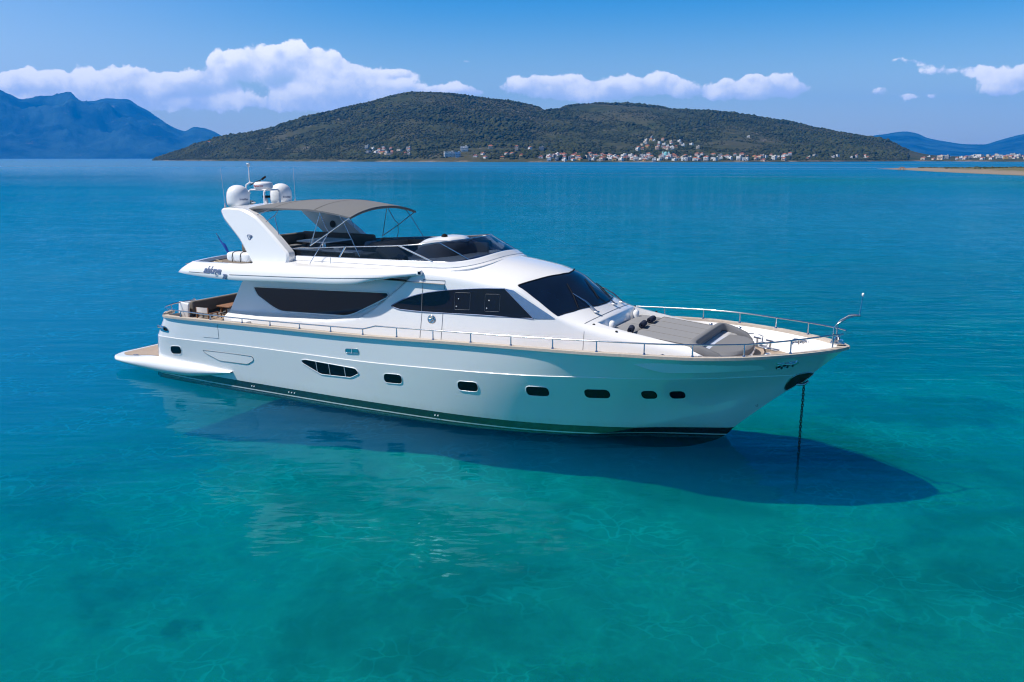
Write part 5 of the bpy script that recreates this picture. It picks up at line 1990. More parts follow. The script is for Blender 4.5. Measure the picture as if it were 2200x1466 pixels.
# crossbar
xs_ = [(3.36, 5.80), (3.46, 5.895), (3.70, 5.925), (4.20, 5.90), (4.52, 5.80), (4.45, 5.70), (3.75, 5.64), (3.44, 5.66)]
ar.grid([[(p[0], y, p[1] + 0.05 * (1 - (y / 2.0) ** 2)) for p in xs_] for y in np.linspace(-1.98, 1.98, 15)], 0, True, closev=True)
arch = ar.build('radar_arch', M_WHITE, yacht, fixn=True, auto=30)
for s in (-1, 1):
    e = MB()
    # crest: a small shield with a pale heart
    y0 = leg_pts(4.74, 4.98) + 0.004
    e.prism([(4.64, 5.05), (4.68, 5.075), (4.75, 5.08), (4.82, 5.065), (4.86, 5.04), (4.82, 4.97), (4.755, 4.85), (4.745, 4.85), (4.68, 4.96)], s * (y0 - 0.03), s * (y0 + 0.012))
    em = e.build('crest', M_LETTER, arch, fixn=True)
    MB().prism([(4.69, 5.045), (4.81, 5.045), (4.79, 5.025), (4.72, 5.02), (4.745, 4.98), (4.775, 4.99), (4.75, 4.91), (4.71, 4.98)], s * (y0 - 0.02), s * (y0 + 0.018)).build('crest_mark', M_DOME, em, fixn=True)
    # loudspeaker on the inner face
    MB().lathe([(0.0, 0.0), (0.12, 0.0), (0.14, 0.02), (0.14, 0.0)], (0, 0, 0), 16)
    c = (4.85, s * (leg_pts(4.85, 5.15) - 0.335), 5.15)
    sp = MB()
    sp.tube([c, (c[0], c[1] - s * 0.02, c[2])], 0.13, 18)
    sp.build('loudspeaker', M_DKGREY, arch)
    # satellite domes
    d = MB()
    d.lathe([(0.26, 0.0), (0.33, 0.03), (0.37, 0.09), (0.385, 0.17), (0.385, 0.36), (0.37, 0.47), (0.325, 0.58), (0.25, 0.66), (0.16, 0.71), (0.07, 0.732), (0.0, 0.735)], (3.16, s * 1.04, 5.87), 32)
    dm = d.build('satellite_dome', M_DOME, arch)
    MB().lathe([(0.24, 0.0), (0.26, 0.03), (0.29, 0.05), (0.26, 0.07)], (3.16, s * 1.04, 5.83), 24).build('dome_base', M_DOME, dm)
    BV_D = bvh_of(dm)
    me = text_mesh('Intellian', 0.105, 0.15, 0.003)
    for v in me.vertices:
        an = -0.42 + v.co.x / 0.385
        v.co = Vector((3.16 + (0.390 + v.co.z) * math.cos(an - 0.25), s * 1.04 + (0.390 + v.co.z) * math.sin(an - 0.25), 6.10 + v.co.y))
    me.materials.clear()
    me.materials.append(M_LETTER)
    link(bpy.data.objects.new('dome_lettering', me), dm)
    seam = []
    for t in np.linspace(0, 1, 12):
        z = 0.12 + 0.46 * t
        r = float(np.interp(z, [0.09, 0.17, 0.34, 0.46, 0.57], [0.37, 0.385, 0.385, 0.37, 0.325])) + 0.002
        an = -2.15 + 0.10 * t ** 3
        seam.append((3.16 + r * math.cos(an), s * 1.04 + r * math.sin(an), 5.87 + z))
    MB().tube(seam, 0.008, 5).build('dome_seam', M_SEAM, dm)
# radar frame with the scanner, lights, horn and wind vane
mf = MB()
def arch_pipe(x, y0, y1, zt, r=0.028, lean=0.0):
    mf.tube([(x, y0, 5.88), (x, y0, zt - 0.10), (x, y0 + 0.04 * np.sign(y1 - y0), zt - 0.03), (x, y0 + 0.11 * np.sign(y1 - y0), zt),
             (x, y1 - 0.11 * np.sign(y1 - y0), zt), (x, y1 - 0.04 * np.sign(y1 - y0), zt - 0.03), (x, y1, zt - 0.10), (x, y1, 5.88)], r, 8)


arch_pipe(3.00, -0.38, 0.38, 6.42)
arch_pipe(3.72, -0.38, 0.38, 6.42)
for y in (-0.25, 0.25):
    mf.tube([(3.00, y, 6.42), (3.72, y, 6.42)], 0.024, 7)
mf.tube([(2.70, -0.12, 6.20), (2.58, -0.10, 6.38), (2.60, -0.06, 6.58), (2.72, 0.0, 6.66), (2.84, 0.06, 6.62), (2.98, 0.1, 6.46)], 0.03, 8)
mf.tube([(2.70, -0.12, 6.20), (2.98, -0.30, 6.30)], 0.026, 7)
mf.tube([(2.70, 0.0, 6.64), (2.69, 0.0, 7.22)], 0.018, 7)
mast = mf.build('radar_frame', M_DOME, arch)
MB().lathe([(0.03, 0.0), (0.05, 0.02), (0.05, 0.08), (0.065, 0.09), (0.065, 0.12), (0.0, 0.13)], (2.69, 0.0, 7.20), 12).build('masthead_light', M_DOME, mast)
MB().lathe([(0.20, 0.0), (0.31, 0.01), (0.325, 0.06), (0.325, 0.15), (0.31, 0.20), (0.24, 0.235), (0.10, 0.245), (0.0, 0.245)], (3.34, 0.0, 6.45), 28).build('radar_scanner', M_DOME, mast)
me = text_mesh('Raymarine', 0.095, 0.2, 0.003)
for v in me.vertices:
    an = -2.05 + v.co.x / 0.33
    v.co = Vector((3.34 + (0.332 + v.co.z) * math.cos(an), (0.332 + v.co.z) * math.sin(an), 6.53 + v.co.y))
me.materials.clear()
me.materials.append(M_RED)
link(bpy.data.objects.new('scanner_lettering', me), mast)
MB().tube([(2.80, -0.1, 6.56), (3.05, -0.06, 6.68), (3.28, -0.02, 6.76)], 0.016, 6).box((3.38, 0.0, 6.82), (0.22, 0.05, 0.07), 0, 0.02, (0, -0.5, 0)).lathe(
    [(0.0, -0.05), (0.03, -0.02), (0.03, 0.02), (0.0, 0.05)], (3.20, 0.0, 6.68), 8).build('wind_vane', M_BLACK, mast)
hz = MB()
hz.box((3.50, -0.05, 6.18), (0.22, 0.16, 0.08), 0, 0.01)
hz.build('floodlight', M_BLACK, mast)
MB().lathe([(0.10, 0.0), (0.10, 0.02), (0.07, 0.05), (0.07, 0.18), (0.0, 0.20)], (3.48, -0.05, 5.93), 14).build('camera_housing', M_DOME, mast)
MB().tube([(3.18, -0.25, 5.98), (3.10, -0.40, 5.99)], [0.02, 0.09], 12).build('horn', M_STEEL, mast)
for (x, y, zt, lean) in ((3.42, -1.88, 7.17, -0.10), (3.30, 1.62, 7.17, -0.02)):
    MB().lathe([(0.035, 0), (0.03, 0.06), (0.018, 0.14)], (x, y, 5.90), 10).tube([(x, y, 6.0), (x + lean, y, zt)], [0.007, 0.003], 6).build('whip_antenna', M_ANT, arch)

# ---- bimini --------------------------------------------------------------------------------
def bim_edge(x):
    return float(pchip([4.05, 4.7, 5.5, 6.8, 7.3, 8.0, 8.55], [5.86, 5.915, 5.93, 5.93, 5.90, 5.82, 5.73], x))


def bim_z(x, y):
    u = abs(y) / 1.80
    crown = float(np.interp(x, [4.05, 5.0, 6.5, 8.55], [0.10, 0.17, 0.22, 0.26]))
    sag = 0.012 * math.sin((x - 4.05) / 4.5 * math.pi * 3.0) ** 2
    return bim_edge(x) + crown * (1 - u ** 2.2) - sag * (1 - u ** 2)


bmx = np.linspace(4.05, 8.55, 46)
ups, los = [], []
for x in bmx:
    w = 1.80 * float(np.interp(x, [4.05, 4.5, 8.55], [0.90, 1.0, 0.985]))
    ys = np.linspace(-w, w, 31)
    front = 0.0
    ups.append([(x, y, bim_z(x, y * 1.8 / w)) for y in ys])
    los.append([(x, y * 0.995, bim_z(x, y * 1.8 / w) - 0.022) for y in ys])
bi_ = MB()
bi_.grid(ups, 0, True, flip=True)
bi_.grid(los, 0, True)
rim = lambda g: [g[0][j] for j in range(31)] + [g[i][30] for i in range(1, 46)] + [g[45][j] for j in range(29, -1, -1)] + [g[i][0] for i in range(44, 0, -1)]
r0, r1 = rim(ups), rim(los)
bi_.grid([r0, [(p[0], p[1], p[2] - 0.05) for p in r0], r1], 0, True, closev=True)
bim = bi_.build('bimini_canopy', M_CANVAS, yacht, merge=0.0005, fixn=True, auto=45)
for x in (5.45, 7.15):
    MB().tube([(x, y, bim_z(x, y) + 0.001) for y in np.linspace(-1.77, 1.77, 25)], 0.006, 5).build('canvas_seam', M_TAUPE, bim)
# rolled front valance hanging below the forward bow
MB().tube([(8.53, y, bim_z(8.53, y) - 0.055) for y in np.linspace(-1.75, 1.75, 27)], 0.032, 8).build('front_bow', M_TAUPE, bim)
fr = MB()
for s in (-1, 1):
    pass
def pole(name, pts, r=0.014, mat=None):
    for s in (-1, 1):
        MB().tube([(p[0], s * p[1], p[2]) for p in pts], r, 7).build(name, mat or M_STEEL, bim)


pole('bimini_pole', [(7.02, 1.89, 4.80), (7.36, 1.74, 5.86)])
pole('bimini_pole', [(7.00, 1.89, 4.80), (7.76, 1.85, 5.24), (8.53, 1.77, 5.72)], 0.017)
pole('bimini_pole', [(7.34, 1.76, 5.86), (7.60, 1.82, 5.40), (7.76, 1.85, 5.24)])
pole('bimini_strap', [(7.72, 1.86, 5.20), (7.62, 2.0, 4.95), (7.25, 2.26, 4.25)], 0.013)
pole('bimini_strap', [(8.10, 1.76, 5.80), (8.35, 1.80, 5.50), (8.96, 1.90, 4.56)], 0.013)
pole('bimini_pole', [(4.62, 1.95, 5.62), (5.45, 1.74, 5.92)], 0.012, M_DKSTEEL)
pole('bimini_pole', [(4.75, 1.96, 5.20), (5.55, 1.80, 5.72), (5.65, 1.74, 5.92)], 0.013, M_DKSTEEL)
pole('bimini_strap', [(5.50, 1.80, 5.70), (5.70, 1.90, 5.20), (5.86, 1.93, 4.72)], 0.012)
for s in (-1, 1):
    MB().lathe([(0.05, 0.0), (0.045, 0.02), (0.02, 0.05)], (7.24, s * 2.27, 4.235), 10).build('strap_foot', M_STEEL, bim)
# thin rod aerial on the coaming
for s in (-1,):
    MB().tube([(8.0, -2.12, 4.32), (8.0, -2.12, 4.50)], 0.010, 6).build('coaming_pin', M_STEEL, coam)

# ---- cockpit -------------------------------------------------------------------------------
ck = MB()
ck.box((0.98, 0.15, 2.0), (0.22, 3.9, 0.96), 0, 0.05)
ck.box((1.02, -1.86, 2.18), (0.50, 0.10, 0.66), 0, 0.04, (0, 0.12, 0))
sofa_c = ck.build('cockpit_sofa', M_WHITE, yacht)
sofa('sofa_backrest', [((1.22, 0.15, 2.30), (0.22, 3.75, 0.46), 0.07, (0, -0.12, 0))], sofa_c, M_TAUPE)
sofa('sofa_seat', [((1.55, 0.15, 1.93), (0.62, 3.7, 0.20), 0.06, None)], sofa_c, M_GREY)
sofa('sofa_arm', [((1.62, -1.55, 2.02), (0.80, 0.20, 0.24), 0.07, None)], sofa_c, M_TAUPE)
MB().box((2.6, 0.0, 1.50), (4.0, 4.6, 0.02), 0).build('cockpit_sole', M_TEAK, yacht)
MB().tube([(0.90, -1.55, 2.2), (1.02, -1.50, 2.52), (1.15, -1.48, 2.60)], 0.02, 7).build('boarding_handle', M_STEEL, yacht)
# side steps by the saloon
for s in (-1, 1):
    st_ = MB()
    st_.box((4.35, s * 2.45, 2.20), (0.75, 0.22, 0.12), 0, 0.02)
    st_.build('side_step', M_WHITE, yacht)
# dining table
t = empty('dining_table')
aboard(t, (1.98, 0.10, 1.51))
tag(t, 'varnished teak dining table in the after cockpit in front of the sofa', 'table')
MB().box((0, 0, 0.755), (0.82, 2.0, 0.05), 0, 0.012).build('tabletop', M_WOOD, t)
for (x, y) in ((-0.32, -0.85), (-0.32, 0.85), (0.32, -0.85), (0.32, 0.85)):
    MB().box((x, y, 0.365), (0.07, 0.07, 0.73), 0, 0.008).build('leg', M_WOOD, t)


def director_chair(loc, rz, lab):
    c = empty('director_chair')
    aboard(c, loc, rz)
    tag(c, lab, 'chair', 'folding chairs in the after cockpit')
    for y in (-0.25, 0.25):
        MB().box((-0.24, y, 0.44), (0.045, 0.035, 0.88), 0, 0.006).build('rear_post', M_WOOD, c)
        MB().box((0.22, y, 0.325), (0.045, 0.035, 0.65), 0, 0.006).build('front_post', M_WOOD, c)
        MB().box((0.0, y, 0.655), (0.54, 0.06, 0.03), 0, 0.006).build('arm', M_WOOD, c)
    m_ = MB()
    for x in (-0.20, 0.20):
        m_.tube([(x, -0.25, 0.04), (x, 0.25, 0.44)], 0.016, 6).tube([(x, 0.25, 0.04), (x, -0.25, 0.44)], 0.016, 6)
    m_.build('cross_frame', M_CHAIRCLOTH, c)
    MB().grid([[(x, y, 0.45 - 0.03 * math.cos(y / 0.25 * 1.5)) for y in np.linspace(-0.25, 0.25, 9)] for x in (-0.22, 0.22)], 0, True).grid(
        [[(x, y, 0.44 - 0.03 * math.cos(y / 0.25 * 1.5)) for y in np.linspace(-0.25, 0.25, 9)] for x in (-0.22, 0.22)], 0, True, flip=True).build('seat', M_CHAIRCLOTH, c)
    MB().grid([[(-0.245 - 0.03 * math.cos(y / 0.25 * 1.5), y, z) for y in np.linspace(-0.25, 0.25, 9)] for z in (0.70, 0.88)], 0, True).grid(
        [[(-0.255 - 0.03 * math.cos(y / 0.25 * 1.5), y, z) for y in np.linspace(-0.25, 0.25, 9)] for z in (0.70, 0.88)], 0, True, flip=True).build('backrest', M_CHAIRCLOTH, c)


director_chair((1.90, -1.62, 1.515), R(90) + 0.1, 'wooden folding chair with white canvas at the end of the cockpit table')
director_chair((2.75, -1.35, 1.515), R(160), 'wooden folding chair with white canvas close to the saloon wing')
# potted plant by the bulkhead
p = empty('potted_plant')
aboard(p, (1.35, 1.55, 2.50))
tag(p, 'small dark green potted plant standing on the back of the cockpit sofa', 'plant')
MB().lathe([(0.07, 0.0), (0.10, 0.16), (0.09, 0.16), (0.0, 0.14)], (0, 0, 0), 14).build('pot', M_DKGREY, p)
rng = random.Random(4)
lf = MB()
for k in range(170):
    a, b, r = rng.uniform(0, 6.28), rng.uniform(-0.6, 1.4), 0.16 * rng.random() ** 0.4
    c = Vector((r * math.cos(a) * math.cos(b), r * math.sin(a) * math.cos(b), 0.27 + r * 0.9 * math.sin(b)))
    d = Vector((rng.uniform(-1, 1), rng.uniform(-1, 1), rng.uniform(-.5, 1))).normalized() * 0.05
    e = d.cross(Vector((rng.uniform(-1, 1), rng.uniform(-1, 1), rng.uniform(-1, 1)))).normalized() * 0.02
    lf.add([c - d, c + e, c + d, c - e], [(0, 1, 2, 3)], 0, False)
lf.build('foliage', M_LEAF, p)

# ---- things on the after flybridge ---------------------------------------------------------
r_ = empty('life_raft')
aboard(r_, (4.25, -2.08, 4.155))
tag(r_, 'white life raft canister strapped down at the foot of the radar arch', 'life raft')
g = []
for x in np.linspace(-0.56, 0.56, 23):
    e = 1 - (abs(x) / 0.57) ** 8
    e = max(e, 0.05) ** 0.5
    ring_ = []
    for k in range(24):
        a = 2 * math.pi * k / 24
        cx_, sx_ = math.cos(a), math.sin(a)
        bul_ = 1.0 + (0.015 if abs(abs(x) - 0.18) > 0.05 else -0.01)
        ring_.append((x, 0.24 * e * bul_ * math.copysign(abs(cx_) ** 0.5, cx_), 0.165 + 0.16 * e * bul_ * math.copysign(abs(sx_) ** 0.5, sx_)))
    g.append(ring_)
rf = MB().grid(g, 0, True, closev=True).add(g[0], [tuple(range(24))], 0, False).add(g[-1], [tuple(range(24))], 0, False)
rf.build('canister', M_DOME, r_, fixn=True)
for x in (-0.20, 0.16):
    MB().tube([(x, -0.255, 0.02), (x, -0.262, 0.16), (x, -0.225, 0.30), (x, -0.12, 0.345), (x, 0.12, 0.345), (x, 0.225, 0.30), (x, 0.262, 0.16), (x, 0.255, 0.02)], 0.012, 6).build('strap', M_BLACK, r_)
rp = MB()
pts = []
for k in range(60):
    t = k / 59
    pts.append((0.0 + 0.85 * t, 0.05 * math.sin(t * 17), 0.03 + 0.12 * max(0, 1 - 3 * t) + 0.02 * math.sin(t * 23)))
rp.tube(pts, 0.02, 6)
for k in range(3):
    rp.tube([(0.10 + 0.14 * math.cos(a), 0.0 + 0.12 * math.sin(a), 0.03 + 0.035 * k) for a in np.linspace(0, 6.28, 20)], 0.02, 6)
o = rp.build('coiled_rope', simple('cream_rope', (0.55, 0.46, 0.32), 0.85, nscale=40.0, namt=0.2))
aboard(o, (2.95, -2.02, 3.98), 0.1)
tag(o, 'cream coloured rope lying on the after flybridge deck beside the life raft', 'rope')

# ensign staff (part of the yacht) and the flag hanging from it
MB().tube([(1.55, -0.05, 4.02), (0.93, -0.05, 4.78)], 0.017, 8).lathe([(0, -0.02), (0.025, 0.0), (0, 0.02)], (0.93, -0.05, 4.79), 8).build('ensign_staff', M_STEEL, fly)
mt, nt, out = new_mat('ensign_cloth')
uv = nt.node('ShaderNodeAttribute', attribute_name='uv')
ux, uy, _ = nt.sep(uv.outputs['Vector'])
stripe = nt.m('LESS_THAN', nt.m('FRACT', nt.m('MULTIPLY', uy, 4.5)), 0.5)
blue = nt.m('SUBTRACT', 1.0, stripe)
cant = nt.m('MULTIPLY', nt.m('LESS_THAN', ux, 0.37), nt.m('GREATER_THAN', uy, 0.445))
crs = nt.m('MAXIMUM', nt.m('LESS_THAN', nt.m('ABSOLUTE', nt.m('SUBTRACT', ux, 0.185)), 0.038),
           nt.m('LESS_THAN', nt.m('ABSOLUTE', nt.m('SUBTRACT', uy, 0.722)), 0.056))
white = nt.m('ADD', nt.m('MULTIPLY', cant, crs), nt.m('MULTIPLY', nt.m('SUBTRACT', 1.0, cant), nt.m('SUBTRACT', 1.0, stripe)))
nz_ = nt.noise(nt.obj(), 30.0, 3.0, 0.5)
colf = nt.mix(white, nt.mix(nz_, (0.02, 0.09, 0.42, 1), (0.03, 0.12, 0.50, 1)), (0.74, 0.74, 0.76, 1))
surf(nt, out, colf, 0.8, spec=0.2)
vs, fs, uvs = [], [], []
nu, nv = 26, 16
for i in range(nu):
    for j in range(nv):
        u, v = i / (nu - 1), j / (nv - 1)
        # hoist runs down the staff; the fly hangs slack in folds
        hx_, hz_ = 0.0 + 0.42 * (1 - v), -0.52 * (1 - v)
        drop = 0.42 * u + 0.1 * u * u
        fold = math.sin(u * 14 + v * 3) * 0.045 * u ** 0.5
        vs.append((hx_ + 0.34 * u + 0.12 * u * v, -0.02 + fold, hz_ - drop * 0.72 + 0.03 * math.sin(v * 9 + u * 6) * u))
        uvs.append((u, v, 0.0))
for i in range(nu - 1):
    for j in range(nv - 1):
        a = i * nv + j
        fs.append((a, a + 1, a + nv + 1, a + nv))
me = bpy.data.meshes.new('ensign')
me.from_pydata(vs, [], fs)
at = me.attributes.new('uv', 'FLOAT_VECTOR', 'POINT')
at.data.foreach_set('vector', np.array(uvs, np.float32).ravel())
me.polygons.foreach_set('use_smooth', [True] * len(fs))
me.materials.append(mt)
o = link(bpy.data.objects.new('ensign', me))
aboard(o, (0.97, -0.06, 4.70))
tag(o, 'blue and white striped ensign hanging slack from the stern staff', 'flag')

# ---- anchor chain, down through the water --------------------------------------------------
m_ = MB()
zc = 1.74
k = 0
Lk, Wk = 0.085, 0.029
rng = random.Random(9)
while zc > -1.75:
    ring_ = []
    for a in np.linspace(0, 2 * math.pi, 13)[:-1]:
        c_, s_ = math.cos(a), math.sin(a)
        px_, pz_2 = Wk * c_, Lk * 0.62 * math.copysign(abs(s_) ** 0.8, s_)
        rot = 0.6 + (math.pi / 2 if k % 2 else 0) + 0.12 * math.sin(k * 0.7)
        ring_.append((px_ * math.cos(rot) + 0.004 * math.sin(k * .31), px_ * math.sin(rot), zc + pz_2))
    m_.tube(ring_, 0.0115, 6, closed=True)
    zc -= Lk * 0.86
    k += 1
o = m_.build('anchor_chain', M_CHAIN)
aboard(o, (21.87, -0.05, 0.0))
tag(o, 'dark galvanised anchor chain hanging straight down from the bow into the water', 'anchor chain')


# ================================================================== houses on the shore
def plain_walls(name, col):
    mt, nt, out = new_mat(name)
    n = nt.noise(nt.obj(), 0.5, 4.0, 0.6)
    c = nt.mix(n, tuple(k * 0.88 for k in col) + (1,), tuple(min(1, k * 1.08) for k in col) + (1,))
    surf(nt, out, c, 0.85, spec=0.2)
    return mt


MW = {'white': plain_walls('white_render', (0.82, 0.80, 0.77)), 'cream': plain_walls('cream_render', (0.70, 0.60, 0.47)),
      'pink': plain_walls('pink_render', (0.66, 0.50, 0.42)), 'grey': plain_walls('grey_render', (0.42, 0.42, 0.42)),
      'yellow': plain_walls('ochre_render', (0.60, 0.42, 0.17)), 'blue': plain_walls('pale_blue_render', (0.40, 0.55, 0.72))}
M_TILE = simple('red_roof_tiles', (0.36, 0.115, 0.06), 0.85, nscale=0.8, namt=0.25)
M_FLAT = simple('flat_roof_screed', (0.50, 0.47, 0.43), 0.85, nscale=0.6, namt=0.15)
M_PANE = glass_dark('house_glass', (0.025, 0.03, 0.04), 0.15)
M_TURQ = simple('turquoise_dome_paint', (0.16, 0.42, 0.45), 0.6, nscale=1.0, namt=0.1)


def house_mesh(kind, w, d, h, floors, seed):
    """walls with window and door reveals, balconies, and a roof"""
    rng = random.Random(seed)
    m_ = MB()
    m_.box((0, 0, h / 2 - 1.0), (w, d, h + 2.0), 0)
    fh = h / floors
    for f in range(floors):
        n = max(2, int(w / 2.6))
        for i in range(n):
            x = -w / 2 + (i + 0.5) * w / n
            door = (f == 0 and i == n // 2)
            ww, wh = (1.1, 2.0) if door else (1.15, 1.25)
            zc = f * fh + (1.0 if door else fh * 0.55)
            if rng.random() < 0.88:
                m_.box((x, -d / 2 - 0.01, zc), (ww, 0.08, wh), 2)
        nd = max(1, int(d / 3.2))
        for i in range(nd):
            y = -d / 2 + (i + 0.5) * d / nd
            for s in (-1, 1):
                m_.box((s * (w / 2 + 0.01), y, f * fh + fh * 0.55), (0.08, 1.0, 1.25), 2)
        if f > 0 and kind != 'hip_small':
            bw = w * rng.choice((0.5, 0.8, 1.0))
            m_.box((0, -d / 2 - 0.55, f * fh - 0.08), (bw, 1.1, 0.16), 0)
            m_.box((0, -d / 2 - 1.07, f * fh + 0.45), (bw, 0.08, 0.9), 0)
    if kind.startswith('hip'):
        e = 0.45
        rz = h + min(w, d) * 0.24
        a, b = w / 2 + e, d / 2 + e
        r = max(a - b * 0.9, 0.3)
        m_.add([(-a, -b, h), (a, -b, h), (a, b, h), (-a, b, h), (-r, 0, rz), (r, 0, rz)],
               [(0, 1, 5, 4), (1, 2, 5), (2, 3, 4, 5), (3, 0, 4), (3, 2, 1, 0)], 1, False)
        m_.box((w * 0.2, d * 0.15, rz - 0.2), (0.6, 0.6, 1.6), 0)
    else:
        m_.box((0, 0, h + 0.06), (w + 0.3, d + 0.3, 0.14), 1)
        for (cx_, cy_, sx, sy) in ((0, -d / 2, w + 0.3, 0.18), (0, d / 2, w + 0.3, 0.18), (-w / 2, 0, 0.18, d), (w / 2, 0, 0.18, d)):
            m_.box((cx_, cy_, h + 0.42), (sx, sy, 0.7), 0)
        if rng.random() < 0.7:
            m_.box((w * 0.2, d * 0.1, h + 1.2), (2.6, 2.6, 2.3), 0)
    return m_


PROTO = {}
HOUSES = []


def get_proto(kind, col, size):
    key = (kind, col, size)
    if key not in PROTO:
        w, d, h, fl = size
        m_ = house_mesh(kind, w, d, h, fl, hash(key) % 1000 if False else len(PROTO) + 3)
        roof = M_TILE if kind.startswith('hip') else M_FLAT
        PROTO[key] = m_.mesh('house', [MW[col], roof, M_PANE])
    return PROTO[key]


def house(me, x, y, z, rz, label, group, cat='house', name='house'):
    o = bpy.data.objects.new(name, me)
    o.location = (x, y, z)
    o.rotation_euler = (0, 0, rz)
    link(o)
    HOUSES.append((x, y))
    return tag(o, label, cat, group)


def spot(col, row):
    """point on the island where the photo column and row fall on its slope"""
    ts = np.linspace(0.006, 0.9, 240)
    X, Y, Z = main_height(np.full_like(ts, float(col)), ts)
    rws = 340 - (Z - CAM_H) / np.hypot(X, Y) * np.cos(px_az(col)) * 1886 / np.cos(px_az(col))
    i = int(np.argmin(np.abs(rws - row)))
    return X[i], Y[i], Z[i]


SIZES = [(6, 6, 5.4, 2), (7.5, 6, 5.6, 2), (6.5, 6, 3.2, 1), (9, 7, 7.6, 3), (10, 7, 5.6, 2), (8, 6, 3.2, 1)]
hrng = random.Random(21)
KINDS = {
    'tile': ('hip', ['white', 'cream', 'pink', 'white', 'yellow'], 'red tiled roof'),
    'flat': ('flat', ['white', 'white', 'cream', 'grey', 'white'], 'flat roof'),
}


def settle(n, place, where, wname, sizes, p_tile, gap):
    """n houses of one settlement; the ones nothing tells apart share label and group"""
    used = []
    tries = 0
    while len(used) < n and tries < n * 60:
        tries += 1
        x, y, z = where()
        if any((x - a) ** 2 + (y - b) ** 2 < gap * gap for a, b in used):
            continue
        used.append((x, y))
        kd = 'tile' if hrng.random() < p_tile else 'flat'
        kind, cols, rf = KINDS[kd]
        col = hrng.choice(cols)
        cname = {'white': 'white', 'cream': 'cream', 'pink': 'pinkish', 'grey': 'grey', 'yellow': 'ochre'}[col]
        me = get_proto(kind, col, hrng.choice(sizes))
        face = math.atan2(-y, -x) + math.pi / 2
        house(me, x, y, z - 0.3, face + hrng.uniform(-1.0, 0.05), f'{cname} house with a {rf} {place}', f'{cname} {rf} houses {wname}')


def on_hill(c0, c1, t0, t1):
    def f():
        c = hrng.uniform(c0, c1)
        t = hrng.uniform(t0, t1)
        X, Y, Z = main_height(np.array([c]), np.array([t]))
        return float(X[0]), float(Y[0]), float(Z[0])
    return f


def at_px(c0, c1, r0, r1):
    return lambda: spot(hrng.uniform(c0, c1), hrng.uniform(r0, r1))


S2, S1 = SIZES[:3] + SIZES[5:], SIZES
settle(104, 'in the waterfront town', at_px(1175, 1480, 335.5, 347), 'in the waterfront town', S1, 0.42, 6.8)
settle(50, 'in the eastern shore row', at_px(1480, 1705, 335, 346), 'in the eastern shore row', S1, 0.5, 9)
settle(36, 'in the village above the town', at_px(1368, 1460, 299, 324), 'in the terraced hillside village', S2, 0.45, 10)
settle(8, 'right of the hillside village', at_px(1460, 1505, 307, 320), 'beside the hillside village', S2, 0.3, 14)
settle(22, 'in the western shore hamlet', at_px(790, 880, 320, 336), 'in the western hamlet', S1, 0.4, 10)
settle(12, 'among pines west of the town', at_px(1020, 1170, 318, 342), 'among the pines', S2, 0.75, 14)
settle(10, 'on the flat before the far town', at_px(1720, 1880, 335, 343), 'on the eastern flat', S2, 0.4, 24)


def plain_pt():
    c = hrng.uniform(1885, 2245)
    T = hrng.uniform(0.05, 0.85)
    d = 2250 + 900 * T - 250 * float(sstep(c, 1950, 2300))
    a = float(px_az(c))
    return d * math.sin(a), d * math.cos(a), 1.5 + 12.0 * T ** 0.8


settle(70, 'in the far right town', plain_pt, 'in the far right town', S1 + [(14, 9, 8.5, 3)], 0.45, 11)


def single(kind, col, size, c, r, label, cat='house', rz=0.0, name='house'):
    x, y, z = spot(c, r)
    return house(get_proto(kind, col, size), x, y, z - 0.3, math.atan2(-y, -x) + math.pi / 2 + rz, label, None, cat, name)


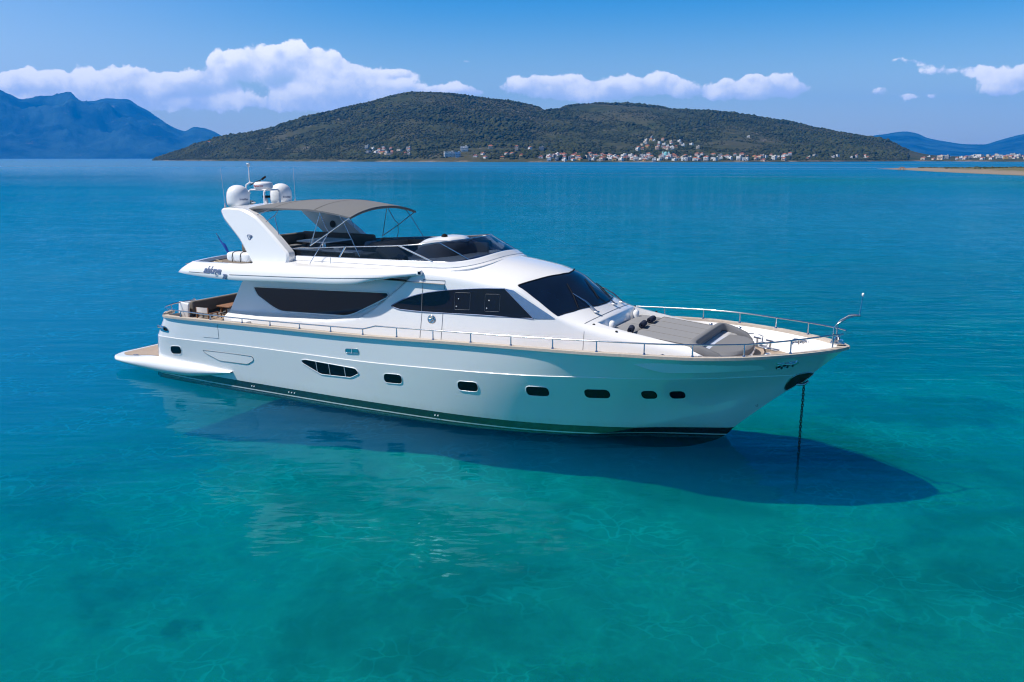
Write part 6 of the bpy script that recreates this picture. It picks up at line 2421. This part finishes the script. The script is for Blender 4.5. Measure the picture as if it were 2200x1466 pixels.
for o in (single('flat', 'white', (24, 12, 9.8, 3), 967, 337, 'long white three storey hotel with rows of balconies beside the western shore', 'hotel', 0.1, 'hotel'),
          single('flat', 'white', (16, 11, 9.6, 3), 998, 325, 'white flat roofed block above the long shore hotel', 'hotel', -0.1, 'hotel'),
          single('flat', 'blue', (10, 9, 9.6, 3), 984, 338, 'pale blue block immediately right of the long shore hotel', 'house'),
          single('flat', 'white', (8, 7, 3.4, 1), 1605, 297, 'lone small white house high on the eastern hillside', 'house'),
          single('hip', 'white', (9, 8, 6.2, 2), 452, 311, 'lone pale house on the bare western ridge at left', 'house'),
          single('hip', 'cream', (11, 9, 6.4, 2), 1054, 320, 'tiled house alone among pines above the western shore', 'house'),
          single('flat', 'grey', (11, 9, 9.6, 3), 1163, 326, 'grey unfinished block at the western end of the town', 'house')):
    if o.get('group') is not None:
        del o['group']
# domed church in the town, and a watch house on the sand spit
x, y, z = spot(1430, 342)
ch = empty('church', (x, y, z - 0.3), math.atan2(-y, -x) + math.pi / 2)
tag(ch, 'white church with a turquoise dome in the middle of the shore town', 'church')
MB().box((0, 0, 3.5), (14, 18, 9.0)).box((-6, -9, 6), (4, 4, 14)).box((6, -9, 6), (4, 4, 14)).build('nave', MW['white'], ch)
MB().lathe([(4.2, 8), (4.2, 10.5), (4.0, 12), (3.2, 13.8), (1.8, 15), (0.0, 15.5)], (0, 0, 0), 20).build('dome', M_TURQ, ch)
for s in (-6, 6):
    MB().lathe([(1.9, 13), (1.7, 14.2), (0.9, 15.2), (0.0, 15.6)], (s, -9, 0), 12).build('bell_cap', M_TURQ, ch)
hut = empty('beach_shelter', (560 * math.sin(float(px_az(1940))), 560 * math.cos(float(px_az(1940))), 0.35))
tag(hut, 'tiny dark shelter standing near the tip of the sand spit', 'shelter')
MB().add([(-1.8, -1.2, 1.3), (1.8, -1.2, 1.3), (1.8, 1.2, 1.3), (-1.8, 1.2, 1.3), (-0.5, 0, 2.1), (0.5, 0, 2.1)], [(0, 1, 5, 4), (1, 2, 5), (2, 3, 4, 5), (3, 0, 4), (3, 2, 1, 0)], 0, False).build('roof', M_INT, hut)
for (x, y) in ((-1.4, -0.9), (1.4, -0.9), (1.4, 0.9), (-1.4, 0.9)):
    MB().box((x, y, 0.4), (0.16, 0.16, 1.9)).build('post', M_INT, hut)


scatter_bushes(HOUSES)
